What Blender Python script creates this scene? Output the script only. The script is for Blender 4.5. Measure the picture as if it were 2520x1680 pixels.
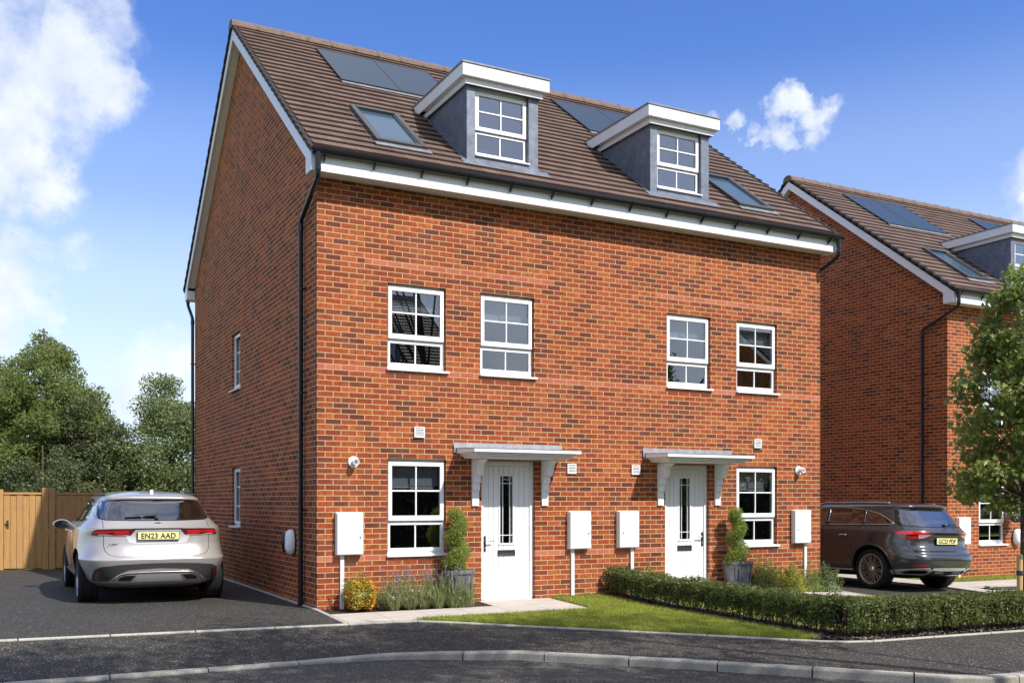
import bpy, bmesh, math, random
import numpy as np
from mathutils import Vector, Matrix
from mathutils.bvhtree import BVHTree

for o in list(bpy.data.objects): bpy.data.objects.remove(o)
SC = bpy.context.scene
COL = SC.collection
R = math.radians
rnd = random.Random(7)

# ------------------------------------------------------------------ camera
CAM = (-3.8807, -13.1386, 1.4142)
cam_d = bpy.data.cameras.new("camera")
cam = bpy.data.objects.new("camera", cam_d); COL.objects.link(cam)
cam.location = CAM
cam.rotation_euler = (R(90), 0, R(-27.599))
cam_d.sensor_width = 36; cam_d.sensor_fit = 'HORIZONTAL'
cam_d.lens = 34.788
cam_d.shift_y = 0.15585
cam_d.clip_start = 0.1; cam_d.clip_end = 2000
SC.camera = cam

# ------------------------------------------------------------------ light
SUN_EL, SUN_AZ = 45.9, 156.9          # azimuth clockwise from +Y
sun_d = bpy.data.lights.new("sun", 'SUN')
sun = bpy.data.objects.new("sun", sun_d); COL.objects.link(sun)
sun_d.energy = 4.6; sun_d.angle = R(0.5); sun_d.color = (1.0, 0.95, 0.87)
sv = Vector((math.sin(R(SUN_AZ))*math.cos(R(SUN_EL)), math.cos(R(SUN_AZ))*math.cos(R(SUN_EL)), math.sin(R(SUN_EL))))
sun.rotation_euler = sv.to_track_quat('Z', 'Y').to_euler()
sun.location = (6, -12, 20)

world = bpy.data.worlds.new("World"); SC.world = world
world.use_nodes = True

def pix_dir(u, v):
    """direction of a point of the sky, from its place in the photograph (2520 x 1680)"""
    a = R(27.599); s = (u-1260)/2435.16; t = (1232.75-v)/2435.16
    return Vector((math.sin(a)+s*math.cos(a), math.cos(a)-s*math.sin(a), t)).normalized()

class NT:
    """small node-graph helper"""
    def __init__(s, tree): s.t = tree; s.n = tree.nodes; s.l = tree.links
    def node(s, typ, **kw):
        n = s.n.new(typ)
        for k, v in kw.items(): setattr(n, k, v)
        return n
    def put(s, sock, v):
        if hasattr(v, 'is_output') or isinstance(v, bpy.types.NodeSocket): s.l.new(v, sock)
        elif v is not None:
            try: sock.default_value = v
            except Exception: sock.default_value = tuple(v)+(1,) if len(v) == 3 else v
    def math(s, op, a, b=None, c=None, clamp=False):
        n = s.node('ShaderNodeMath', operation=op, use_clamp=clamp)
        s.put(n.inputs[0], a)
        if b is not None: s.put(n.inputs[1], b)
        if c is not None: s.put(n.inputs[2], c)
        return n.outputs[0]
    def mix(s, f, a, b, blend='MIX'):
        n = s.node('ShaderNodeMix', data_type='RGBA', blend_type=blend)
        s.put(n.inputs[0], f)
        s.put(n.inputs[6], a if not isinstance(a, tuple) or len(a) == 4 else a+(1,))
        s.put(n.inputs[7], b if not isinstance(b, tuple) or len(b) == 4 else b+(1,))
        return n.outputs[2]
    def ramp(s, f, stops, interp='LINEAR'):
        n = s.node('ShaderNodeValToRGB'); cr = n.color_ramp; cr.interpolation = interp
        while len(cr.elements) < len(stops): cr.elements.new(0.5)
        for e, (p, c) in zip(cr.elements, stops):
            e.position = p
            e.color = (c, c, c, 1) if isinstance(c, (int, float)) else (tuple(c)+(1,) if len(c) == 3 else c)
        s.put(n.inputs[0], f)
        return n.outputs[0]
    def noise(s, vec, scale, detail=4, rough=.55, dist=0, out='Fac'):
        n = s.node('ShaderNodeTexNoise')
        s.put(n.inputs['Vector'], vec); n.inputs['Scale'].default_value = scale
        n.inputs['Detail'].default_value = detail; n.inputs['Roughness'].default_value = rough
        n.inputs['Distortion'].default_value = dist
        return n.outputs[out]
    def vec(s, op, a, b=None):
        n = s.node('ShaderNodeVectorMath', operation=op)
        s.put(n.inputs[0], a)
        if b is not None: s.put(n.inputs[1], b)
        return n

# sky: Nishita plus procedural cumulus placed by direction
w = NT(world.node_tree)
for n in list(w.n): w.n.remove(n)
sky = w.node('ShaderNodeTexSky', sky_type='NISHITA')
sky.sun_disc = False; sky.sun_elevation = R(SUN_EL); sky.sun_rotation = R(SUN_AZ)
sky.altitude = 0; sky.air_density = 1.0; sky.dust_density = 0.9; sky.ozone_density = 2.6
tc = w.node('ShaderNodeTexCoord'); D = tc.outputs['Generated']
nz = w.noise(D, 5.0, 9, .60, .3)
nz2 = w.noise(D, 17.0, 8, .62, .2)
wA = w.noise(D, 10.0, 8, .62, 0, 'Color'); wB = w.noise(D, 30.0, 6, .6, 0, 'Color')
def warp(c, k):
    v = w.vec('SUBTRACT', c, (.5, .5, .5)); v2 = w.vec('SCALE', v.outputs[0]); v2.inputs['Scale'].default_value = k; return v2.outputs[0]
DW = w.vec('ADD', w.vec('ADD', D, warp(wA, .095)).outputs[0], warp(wB, .035)).outputs[0]
field = None
BLOBS = [ # u, v, radius (rad), weight
    (10, 60, .075, .75), (80, 190, .080, .8), (165, 100, .045, 1.0), (190, 170, .055, 1.05), (245, 200, .028, .8), (10, 250, .070, .8), (-80, 120, .10, .9),
    (90, 300, .06, .45), (10, 400, .060, 1.0), (110, 465, .036, 1.05), (50, 500, .035, .8), (-60, 400, .08, 1.0), (215, 30, .05, .4), (0, 340, .04, .7),
    (40, 590, .030, .9), (90, 620, .030, .85), (190, 615, .030, .55), (30, 710, .055, 1.0), (90, 690, .035, .8), (-30, 760, .06, 1.0),
    (365, 950, .055, .75), (300, 990, .05, .7), (455, 885, .035, .7), (240, 1090, .07, .55),
    (1950, 235, .024, 1.05), (2010, 258, .018, .8), (1905, 245, .013, .7), (1975, 262, .026, 1.0), (1935, 300, .018, .9), (1990, 300, .019, .7), (1915, 330, .020, .8), (1860, 322, .013, .65), (1815, 287, .012, .65), (1760, 290, .012, .6),
    (2530, 500, .022, 1.05), (2590, 480, .05, 1.0)]
for u, v, r, wt in BLOBS:
    d = pix_dir(u, v)
    dp = w.vec('DISTANCE', DW, tuple(d)).outputs['Value']
    q = w.math('DIVIDE', dp, r)
    q = w.math('SUBTRACT', 1.0, q, clamp=True)
    q = w.math('MULTIPLY', q, wt)
    field = q if field is None else w.math('MAXIMUM', field, q)
nz_c = w.math('SUBTRACT', nz2, .5)
nz_b = w.math('SUBTRACT', nz, .5)
dens = w.math('ADD', field, w.math('MULTIPLY', nz_c, 1.2))
dens = w.math('ADD', dens, w.math('MULTIPLY', nz_b, 1.0))
inside = w.math('GREATER_THAN', field, 0.001)
dens = w.math('MULTIPLY', dens, w.math('MULTIPLY', field, 6.0, clamp=True))
mask = w.ramp(dens, [(0.02, 0), (.85, 1)], 'EASE')
# unseen cloud added behind the viewer and overhead, to whiten reflections and fill
back = w.vec('DOT_PRODUCT', D, (-math.sin(R(27.6)), -math.cos(R(27.6)), 0.0)).outputs['Value']
szz = w.node('ShaderNodeSeparateXYZ'); w.put(szz.inputs[0], D)
bm = w.math('MAXIMUM', w.ramp(back, [(0.15, 0), (.35, 1)]), w.ramp(szz.outputs[2], [(.56, 0), (.68, 1)]))
nb = w.noise(D, 3.2, 8, .6, .4)
bmask = w.math('MULTIPLY', w.ramp(nb, [(.36, .25), (.60, .85)]), bm)
cl_shade = w.noise(D, 9.0, 6, .6)
cloud_col = w.mix(w.ramp(cl_shade, [(.35, 0), (.62, 1)]), (.54, .62, .77), (.84, .86, .90))
skyS = w.vec('SCALE', sky.outputs[0]); skyS.inputs['Scale'].default_value = 0.17
hs = w.node('ShaderNodeHueSaturation'); hs.inputs['Saturation'].default_value = 1.28; hs.inputs['Value'].default_value = 1.0
w.put(hs.inputs['Color'], skyS.outputs[0]); hs.inputs['Hue'].default_value = .517
sz = w.node('ShaderNodeSeparateXYZ'); w.put(sz.inputs[0], D)
hz = w.ramp(sz.outputs[2], [(0.0, 1.0), (.10, .95), (.19, .66), (.30, .26), (.42, 0)], 'EASE')
skyc = w.mix(w.math('MULTIPLY', hz, .80), hs.outputs[0], (.69, .79, .96))
mm = w.math('MAXIMUM', w.math('MULTIPLY', mask, .95), bmask)
colr = w.mix(mm, skyc, cloud_col)
bg = w.node('ShaderNodeBackground'); w.put(bg.inputs[0], colr); bg.inputs[1].default_value = 1.0
wo = w.node('ShaderNodeOutputWorld'); w.l.new(bg.outputs[0], wo.inputs[0])

SC.view_settings.view_transform = 'Standard'
SC.view_settings.look = 'None'
SC.view_settings.exposure = 0.35
SC.view_settings.gamma = 1.0
SC.view_settings.use_curve_mapping = False
SC.cycles.max_bounces = 7
SC.cycles.diffuse_bounces = 3
SC.cycles.glossy_bounces = 4
SC.cycles.transmission_bounces = 4
SC.cycles.transparent_max_bounces = 8
SC.cycles.caustics_reflective = False
SC.cycles.caustics_refractive = False
SC.cycles.use_denoising = True

# ------------------------------------------------------------------ helpers
def tag(o, label=None, cat=None, group=None, kind=None):
    if label: o['label'] = label
    if cat: o['category'] = cat
    if group: o['group'] = group
    if kind: o['kind'] = kind
    return o

def empty(name, loc, rz=0, **kw):
    o = bpy.data.objects.new(name, None); COL.objects.link(o)
    o.location = loc; o.rotation_euler = (0, 0, rz); o.empty_display_size = .3
    return tag(o, **kw)

def kids(o): return [c for c in bpy.data.objects if c.parent == o]

def copy_tree(o, parent=None, skip=()):
    c = o.copy(); COL.objects.link(c)
    if parent is not None: c.parent = parent
    for ch in kids(o):
        if ch.name.split('.')[0] in skip: continue
        copy_tree(ch, c, skip)
    return c

class MB:
    """collects boxes, prisms, tubes and builds ONE mesh object"""
    def __init__(s): s.v = []; s.f = []; s.m = []; s.uv = []
    def add(s, vs, fs, m=0, uvs=None):
        b = len(s.v); s.v.extend([tuple(p) for p in vs])
        for i, f in enumerate(fs):
            s.f.append(tuple(b+k for k in f)); s.m.append(m)
            s.uv.append(uvs[i] if uvs else None)
        return s
    def box(s, x0, x1, y0, y1, z0, z1, m=0):
        x0, x1 = min(x0, x1), max(x0, x1); y0, y1 = min(y0, y1), max(y0, y1); z0, z1 = min(z0, z1), max(z0, z1)
        vs = [(x0,y0,z0),(x1,y0,z0),(x1,y1,z0),(x0,y1,z0),(x0,y0,z1),(x1,y0,z1),(x1,y1,z1),(x0,y1,z1)]
        return s.add(vs, [(0,3,2,1),(4,5,6,7),(0,1,5,4),(1,2,6,5),(2,3,7,6),(3,0,4,7)], m)
    def prism(s, pts, axis, a, b, m=0):
        """extrude a 2D outline along an axis; pts are the two other coordinates in order"""
        def P(p, t):
            if axis == 0: return (t, p[0], p[1])
            if axis == 1: return (p[0], t, p[1])
            return (p[0], p[1], t)
        n = len(pts)
        vs = [P(p, a) for p in pts]+[P(p, b) for p in pts]
        fs = [tuple(range(n)), tuple(range(2*n-1, n-1, -1))]+[(i, (i+1) % n, n+(i+1) % n, n+i)[::-1] for i in range(n)]
        return s.add(vs, fs, m)
    def quad(s, a, b, c, d, m=0, uv=None): return s.add([a, b, c, d], [(0, 1, 2, 3)], m, [uv] if uv else None)
    def tube(s, path, r, n=12, m=0, caps=True):
        path = [Vector(p) for p in path]; rings = []
        up = None
        for i, p in enumerate(path):
            if i == 0: t = path[1]-p
            elif i == len(path)-1: t = p-path[-2]
            else: t = (path[i+1]-p).normalized()+(p-path[i-1]).normalized()
            t.normalize()
            if up is None:
                up = Vector((0, 0, 1)) if abs(t.z) < .9 else Vector((1, 0, 0))
            sx = t.cross(up).normalized(); up2 = sx.cross(t).normalized(); up = up2
            rr = r[i] if isinstance(r, (list, tuple)) else r
            rings.append([p+sx*math.cos(2*math.pi*k/n)*rr+up2*math.sin(2*math.pi*k/n)*rr for k in range(n)])
        vs = [q for rg in rings for q in rg]; fs = []
        for i in range(len(rings)-1):
            for k in range(n):
                a = i*n+k; b = i*n+(k+1) % n
                fs.append((a, b, b+n, a+n))
        if caps:
            fs.append(tuple(range(n-1, -1, -1))); fs.append(tuple(range((len(rings)-1)*n, len(rings)*n)))
        return s.add(vs, fs, m)
    def lathe(s, prof, c=(0, 0, 0), axis=2, n=24, m=0, sweep=None):
        """prof: list of (radius, height)"""
        vs = []; fs = []
        for r, h in prof:
            for k in range(n):
                a = 2*math.pi*k/n; x, y = r*math.cos(a), r*math.sin(a)
                if axis == 2: p = (c[0]+x, c[1]+y, c[2]+h)
                elif axis == 1: p = (c[0]+x, c[1]+h, c[2]+y)
                else: p = (c[0]+h, c[1]+x, c[2]+y)
                vs.append(p)
        for i in range(len(prof)-1):
            for k in range(n):
                a = i*n+k; b = i*n+(k+1) % n
                fs.append((a, b, b+n, a+n))
        return s.add(vs, fs, m)
    def build(s, name, mats, parent=None, smooth=False, bevel=0, recalc=True, auto=None):
        me = bpy.data.meshes.new(name); me.from_pydata(s.v, [], s.f)
        if not isinstance(mats, (list, tuple)): mats = [mats]
        for mt in mats: me.materials.append(mt)
        if any(s.m): me.polygons.foreach_set('material_index', s.m)
        if any(u is not None for u in s.uv):
            ul = me.uv_layers.new(name='UVMap')
            i = 0
            for f, u in zip(s.f, s.uv):
                for k in range(len(f)):
                    if u is not None: ul.data[i].uv = u[k]
                    i += 1
        if recalc:
            bmx = bmesh.new(); bmx.from_mesh(me); bmesh.ops.recalc_face_normals(bmx, faces=bmx.faces); bmx.to_mesh(me); bmx.free()
        if smooth: me.polygons.foreach_set('use_smooth', [True]*len(me.polygons))
        me.update()
        o = bpy.data.objects.new(name, me); COL.objects.link(o)
        if auto is not None:
            me.polygons.foreach_set('use_smooth', [True]*len(me.polygons))
            try: me.set_sharp_from_angle(angle=R(auto))
            except Exception: pass
        if parent is not None: o.parent = parent
        if bevel:
            b = o.modifiers.new('bevel', 'BEVEL'); b.width = bevel; b.segments = 2; b.limit_method = 'ANGLE'; b.angle_limit = R(40)
        return o

def np_mesh(name, verts, faces, mats, parent=None, smooth=False, mi=None, attr=None):
    """fast mesh from numpy arrays; faces (n,k)"""
    me = bpy.data.meshes.new(name)
    nv, nf, k = len(verts), len(faces), faces.shape[1]
    me.vertices.add(nv); me.vertices.foreach_set('co', verts.astype(np.float32).ravel())
    me.loops.add(nf*k); me.loops.foreach_set('vertex_index', faces.astype(np.int32).ravel())
    me.polygons.add(nf)
    me.polygons.foreach_set('loop_start', np.arange(0, nf*k, k, dtype=np.int32))
    if not isinstance(mats, (list, tuple)): mats = [mats]
    for mt in mats: me.materials.append(mt)
    if mi is not None: me.polygons.foreach_set('material_index', mi.astype(np.int32))
    me.update(calc_edges=True); me.validate()
    if smooth: me.polygons.foreach_set('use_smooth', [True]*nf)
    o = bpy.data.objects.new(name, me); COL.objects.link(o)
    if parent is not None: o.parent = parent
    return o

# ------------------------------------------------------------------ materials
def mat(name, col=(.5, .5, .5), rough=.5, metal=0, spec=.5, coat=0, build=None, **kw):
    m = bpy.data.materials.new(name); m.use_nodes = True
    t = NT(m.node_tree); b = m.node_tree.nodes['Principled BSDF']
    b.inputs['Base Color'].default_value = tuple(col)+(1,)
    b.inputs['Roughness'].default_value = rough; b.inputs['Metallic'].default_value = metal
    b.inputs['Specular IOR Level'].default_value = spec; b.inputs['Coat Weight'].default_value = coat
    b.inputs['Coat Roughness'].default_value = .03
    if build: build(t, b)
    return m

def bump(t, b, h, strength=.3, dist=.01):
    n = t.node('ShaderNodeBump'); n.inputs['Strength'].default_value = strength; n.inputs['Distance'].default_value = dist
    t.put(n.inputs['Height'], h); t.l.new(n.outputs[0], b.inputs['Normal'])
def objc(t): return t.node('ShaderNodeTexCoord').outputs['Object']
def varied(c1, c2, scale=8, rough=None, bs=0, bscale=60, bd=.003, lo=.35, hi=.65, stretch=None):
    def f(t, b):
        v = objc(t)
        if stretch:
            mp = t.node('ShaderNodeMapping'); mp.inputs['Scale'].default_value = stretch; t.put(mp.inputs['Vector'], v); v = mp.outputs[0]
        n = t.noise(v, scale, 6, .6)
        t.put(b.inputs['Base Color'], t.mix(t.ramp(n, [(lo, 0), (hi, 1)]), c1, c2))
        if rough: t.put(b.inputs['Roughness'], t.ramp(n, [(lo, rough[0]), (hi, rough[1])]))
        if bs: bump(t, b, t.noise(v, bscale, 4, .6), bs, bd)
    return f

def brick_build(t, b):
    uv = t.node('ShaderNodeUVMap'); uv.uv_map = 'UVMap'
    sep = t.node('ShaderNodeSeparateXYZ'); t.l.new(uv.outputs[0], sep.inputs[0])
    U, V = sep.outputs[0], sep.outputs[1]
    V = t.math('ADD', V, 30*.075-.065)
    U2 = t.math('ADD', U, 20*.225)
    cmb = t.node('ShaderNodeCombineXYZ'); t.put(cmb.inputs[0], U2); t.put(cmb.inputs[1], V)
    # slightly wavy edges
    nv = t.node('ShaderNodeTexNoise'); nv.inputs['Scale'].default_value = 60; t.put(nv.inputs['Vector'], cmb.outputs[0])
    off = t.vec('SUBTRACT', nv.outputs['Color'], (.5, .5, .5)); sc = t.vec('SCALE', off.outputs[0]); sc.inputs['Scale'].default_value = .006
    vv = t.vec('ADD', cmb.outputs[0], sc.outputs[0]).outputs[0]
    br = t.node('ShaderNodeTexBrick'); t.put(br.inputs['Vector'], vv)
    br.offset = .5; br.offset_frequency = 2; br.squash = 1
    br.inputs['Scale'].default_value = 1; br.inputs['Brick Width'].default_value = .225; br.inputs['Row Height'].default_value = .075
    br.inputs['Mortar Size'].default_value = .0052; br.inputs['Mortar Smooth'].default_value = .12; br.inputs['Bias'].default_value = 0
    br.inputs['Color1'].default_value = (0, 0, 0, 1); br.inputs['Color2'].default_value = (1, 1, 1, 1); br.inputs['Mortar'].default_value = (.5, .5, .5, 1)
    col = t.ramp(br.outputs['Color'], [(0, (.095, .028, .022)), (.12, (.155, .034, .022)), (.30, (.245, .046, .018)), (.5, (.31, .057, .018)), (.72, (.355, .073, .020)), (1, (.43, .110, .032))])
    # a second random per brick for purple-brown ones
    row = t.math('FLOOR', t.math('DIVIDE', V, .075))
    odd = t.math('MODULO', row, 2)
    cell = t.math('FLOOR', t.math('ADD', t.math('DIVIDE', U2, .225), t.math('MULTIPLY', odd, .5)))
    cc = t.node('ShaderNodeCombineXYZ'); t.put(cc.inputs[0], cell); t.put(cc.inputs[1], row)
    wn = t.node('ShaderNodeTexWhiteNoise', noise_dimensions='2D'); t.put(wn.inputs['Vector'], cc.outputs[0])
    col = t.mix(t.ramp(wn.outputs['Value'], [(.86, 0), (.96, .55)], 'LINEAR'), col, (.135, .045, .040))
    # fire marks and stains inside bricks
    n1 = t.noise(cmb.outputs[0], 14, 5, .65)
    col = t.mix(t.ramp(n1, [(.44, 0), (.66, .66)]), col, (.115, .032, .024))
    n2 = t.noise(cmb.outputs[0], 95, 4, .7)
    col = t.mix(t.ramp(n2, [(.54, 0), (.74, .6)]), col, (.50, .15, .05))
    # pale courses
    def band(r): return t.math('COMPARE', row, r, .1)
    pr = t.math('MAXIMUM', band(30+42), band(30+7))
    in1 = t.math('MULTIPLY', t.math('GREATER_THAN', U, .675), t.math('LESS_THAN', U, 3.70))
    in2 = t.math('MULTIPLY', t.math('GREATER_THAN', U, 5.61), t.math('LESS_THAN', U, 8.53))
    pu = t.math('MULTIPLY', band(30+62), t.math('MAXIMUM', in1, in2))
    geo = t.node('ShaderNodeTexCoord'); sx = t.node('ShaderNodeSeparateXYZ'); t.l.new(geo.outputs['Normal'], sx.inputs[0])
    front = t.math('GREATER_THAN', t.math('ABSOLUTE', sx.outputs[1]), .7)
    pale = t.math('MULTIPLY', t.math('MAXIMUM', pr, pu), front)
    pc = t.mix(t.ramp(br.outputs['Color'], [(0, 0), (1, 1)]), (.40, .100, .062), (.48, .165, .10))
    pc = t.mix(t.ramp(n1, [(.5, 0), (.75, .5)]), pc, (.36, .11, .08))
    col = t.mix(pale, col, pc)
    # weathering over the wall
    n3 = t.noise(cmb.outputs[0], .7, 3, .5)
    col = t.mix(t.ramp(n3, [(.30, .22), (.55, 0)]), col, (.15, .045, .030))
    n4 = t.noise(cmb.outputs[0], 1.9, 3, .5)
    col = t.mix(t.ramp(n4, [(.50, 0), (.75, .18)]), col, (.50, .19, .09))
    mcol = t.mix(t.noise(cmb.outputs[0], 40, 3), (.46, .335, .150), (.63, .48, .24))
    mf = br.outputs['Fac']
    col = t.mix(mf, col, mcol)
    t.put(b.inputs['Base Color'], col)
    h = t.math('ADD', t.math('MULTIPLY', t.math('SUBTRACT', 1, mf), 1.0), t.math('MULTIPLY', n2, .35))
    bump(t, b, h, .55, .006)
M = {}
M['brick'] = mat('red_brick', rough=.85, spec=.25, build=brick_build)
M['white'] = mat('white_plastic', (.82, .83, .84), .32, spec=.45)
M['trim'] = mat('white_painted_trim', (.80, .815, .835), .35, spec=.45, build=varied((.79, .80, .825), (.83, .84, .85), 2.5))
M['black'] = mat('black_plastic', (.012, .012, .014), .22, spec=.5)
def lead_build(t, b):
    v = objc(t); n = t.noise(v, 7, 6, .65); n2 = t.noise(v, 26, 5, .6)
    c = t.mix(t.ramp(n, [(.3, 0), (.7, 1)]), (.105, .125, .165), (.21, .235, .285))
    t.put(b.inputs['Base Color'], t.mix(t.ramp(n2, [(.55, 0), (.75, .4)]), c, (.33, .36, .41)))
    bump(t, b, n2, .35, .004)
M['lead'] = mat('lead_cladding', rough=.48, metal=.25, spec=.4, build=lead_build)
M['flash'] = mat('grey_flashing', rough=.5, spec=.35, metal=.1, build=varied((.17, .18, .195), (.25, .265, .285), 9, bs=.2, bscale=20))
def tile_build(t, b):
    g = t.node('ShaderNodeNewGeometry'); r = g.outputs['Random Per Island']
    c = t.ramp(r, [(0, (.096, .061, .046)), (.5, (.124, .078, .060)), (1, (.152, .098, .076))])
    n = t.noise(objc(t), 22, 5, .7)
    c = t.mix(t.ramp(n, [(.4, 0), (.75, .4)]), c, (.09, .062, .052))
    n5 = t.noise(objc(t), 1.3, 3, .5)
    c = t.mix(t.ramp(n5, [(.35, 0), (.7, .18)]), c, (.20, .14, .115))
    t.put(b.inputs['Base Color'], c); bump(t, b, t.noise(objc(t), 140, 3), .25, .003)
M['tile'] = mat('brown_concrete_tile', rough=.72, spec=.35, build=tile_build)
M['verge'] = mat('grey_dry_verge', rough=.85, spec=.12, build=varied((.042, .038, .038), (.070, .062, .060), 5))
M['ridge'] = mat('ridge_tile', rough=.8, spec=.3, build=varied((.135, .095, .075), (.185, .13, .105), 12, bs=.2, bscale=90))
def solar_build(t, b):
    v = objc(t)
    wv = t.node('ShaderNodeTexWave', wave_type='BANDS', bands_direction='X'); wv.inputs['Scale'].default_value = 12; t.put(wv.inputs['Vector'], v)
    t.put(b.inputs['Base Color'], t.mix(t.ramp(wv.outputs['Fac'], [(.80, 0), (.95, .5)]), (.016, .032, .050), (.040, .060, .080)))
M['solar'] = mat('solar_glass', (.012, .022, .036), .30, spec=.35, coat=.0, build=solar_build)
M['dark'] = mat('dark_metal', (.035, .035, .038), .4, spec=.4)
M['velux'] = mat('grey_aluminium', (.10, .095, .095), .4, metal=.4)
M['frost'] = mat('skylight_glass', (.035, .075, .115), .20, spec=.6, coat=.2, build=varied((.03, .07, .11), (.05, .095, .14), 40))
def glass_build(t, b):
    tr = t.node('ShaderNodeBsdfTransparent'); tr.inputs[0].default_value = (.66, .69, .71, 1)
    gl = t.node('ShaderNodeBsdfGlossy'); gl.inputs['Roughness'].default_value = .0; gl.inputs[0].default_value = (.88, .92, .96, 1)
    lw = t.node('ShaderNodeLayerWeight'); lw.inputs['Blend'].default_value = .5
    gg = t.node('ShaderNodeNewGeometry')
    f = t.math('ADD', t.math('MULTIPLY', t.math('POWER', lw.outputs['Facing'], 2.5), .85), .22, clamp=True)
    f = t.math('MULTIPLY', f, t.math('SUBTRACT', 1.0, gg.outputs['Backfacing']))
    mx = t.node('ShaderNodeMixShader'); t.put(mx.inputs[0], f); t.l.new(tr.outputs[0], mx.inputs[1]); t.l.new(gl.outputs[0], mx.inputs[2])
    out = [n for n in t.n if n.type == 'OUTPUT_MATERIAL'][0]; t.l.new(mx.outputs[0], out.inputs[0])
M['glass'] = mat('window_glass', build=glass_build)
def cglass(tr_, base):
    def f_(t, b):
        tr = t.node('ShaderNodeBsdfTransparent'); tr.inputs[0].default_value = tr_+(1,)
        gl = t.node('ShaderNodeBsdfGlossy'); gl.inputs['Roughness'].default_value = .01; gl.inputs[0].default_value = (.9, .93, .97, 1)
        lw = t.node('ShaderNodeLayerWeight'); lw.inputs['Blend'].default_value = .5; gg = t.node('ShaderNodeNewGeometry')
        f = t.math('ADD', t.math('MULTIPLY', t.math('POWER', lw.outputs['Facing'], 2.5), .9), base, clamp=True)
        f = t.math('MULTIPLY', f, t.math('SUBTRACT', 1.0, gg.outputs['Backfacing']))
        mx = t.node('ShaderNodeMixShader'); t.put(mx.inputs[0], f); t.l.new(tr.outputs[0], mx.inputs[1]); t.l.new(gl.outputs[0], mx.inputs[2])
        out = [n for n in t.n if n.type == 'OUTPUT_MATERIAL'][0]; t.l.new(mx.outputs[0], out.inputs[0])
    return f_
M['cg_rear'] = mat('rear_car_glass', build=cglass((.50, .52, .54), .20))
M['cg_side'] = mat('side_car_glass', build=cglass((.62, .64, .66), .14))
M['room'] = mat('dark_room', (.012, .012, .013), .9, spec=.1)  # near-black colour stands in for the shade of unlit rooms
M['blind'] = mat('roller_blind', (.55, .55, .54), .8)
M['chrome'] = mat('chrome', (.82, .82, .83), .12, metal=1)
M['steel'] = mat('dark_steel', (.10, .105, .10), .3, metal=.7)
M['meter'] = mat('meter_box_plastic', (.80, .81, .82), .4, spec=.4)
M['meter_side'] = mat('meter_box_back', (.28, .29, .31), .5)
def asphalt(c1, c2, sp):
    def f(t, b):
        v = objc(t); n = t.noise(v, .9, 4, .6); vo = t.node('ShaderNodeTexVoronoi'); vo.inputs['Scale'].default_value = 42; t.put(vo.inputs['Vector'], v)
        c = t.mix(t.ramp(n, [(.3, 0), (.7, 1)]), c1, c2)
        sp1 = t.math('MULTIPLY', t.ramp(vo.outputs['Distance'], [(.25, 1), (.50, 0)]), t.ramp(t.node_color(vo), [(.58, 0), (.70, 1)]))
        c = t.mix(t.math('MULTIPLY', sp1, sp), c, (.36, .335, .29))
        n2 = t.noise(v, 60, 5, .8)
        c = t.mix(t.ramp(n2, [(.42, 0), (.60, .8)]), c, (.014, .0135, .013))
        n3 = t.noise(v, 9, 5, .7)
        c = t.mix(t.ramp(n3, [(.5, 0), (.8, .25)]), c, (.12, .11, .10))
        t.put(b.inputs['Base Color'], c)
        bump(t, b, t.math('ADD', t.math('MULTIPLY', vo.outputs['Distance'], -1), n2), .7, .006)
    return f
NT.node_color = lambda s, vo: s.vec('DOT_PRODUCT', vo.outputs['Color'], (.6, .4, 0)).outputs['Value']
M['asphalt'] = mat('pavement_asphalt', rough=.85, spec=.3, build=asphalt((.048, .044, .037), (.074, .068, .058), .9))
M['asphalt_d'] = mat('driveway_asphalt', rough=.8, spec=.3, build=asphalt((.044, .041, .036), (.060, .056, .050), .55))
M['asphalt_r'] = mat('road_asphalt', rough=.85, spec=.3, build=asphalt((.080, .075, .064), (.112, .105, .090), .9))
def conc(c1, c2):
    def f(t, b):
        v = objc(t); n = t.noise(v, 4, 6, .7); n2 = t.noise(v, 70, 5, .8)
        c = t.mix(t.ramp(n, [(.3, 0), (.7, 1)]), c1, c2)
        c = t.mix(t.ramp(n2, [(.42, 0), (.68, .75)]), c, tuple(k*.38 for k in c1))
        t.put(b.inputs['Base Color'], c); bump(t, b, n2, .4, .004)
    return f
M['kerb'] = mat('concrete_kerb', rough=.85, spec=.25, build=conc((.34, .32, .27), (.49, .465, .40)))
M['edging'] = mat('concrete_edging', rough=.85, spec=.25, build=conc((.40, .385, .34), (.54, .52, .46)))
def slab_build(t, b):
    g = t.node('ShaderNodeNewGeometry')
    v = objc(t); mp = t.node('ShaderNodeMapping'); mp.inputs['Scale'].default_value = (1, 4, 1); t.put(mp.inputs['Vector'], v)
    n = t.noise(mp.outputs[0], 2.5, 5, .6)
    c = t.mix(t.ramp(n, [(.35, 0), (.65, 1)]), (.42, .365, .32), (.53, .47, .415))
    c = t.mix(t.ramp(g.outputs['Random Per Island'], [(0, 0), (1, .35)]), c, (.40, .38, .36))
    t.put(b.inputs['Base Color'], c); bump(t, b, t.noise(v, 30, 4), .25, .004)
M['slab'] = mat('paving_slab', rough=.8, spec=.25, build=slab_build)
M['soil'] = mat('soil', rough=.95, spec=.1, build=varied((.028, .020, .015), (.075, .058, .048), 24, bs=.9, bscale=30, bd=.03))
M['turf'] = mat('lawn_base', rough=.9, spec=.1, build=varied((.16, .19, .04), (.24, .26, .06), 14))
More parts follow.
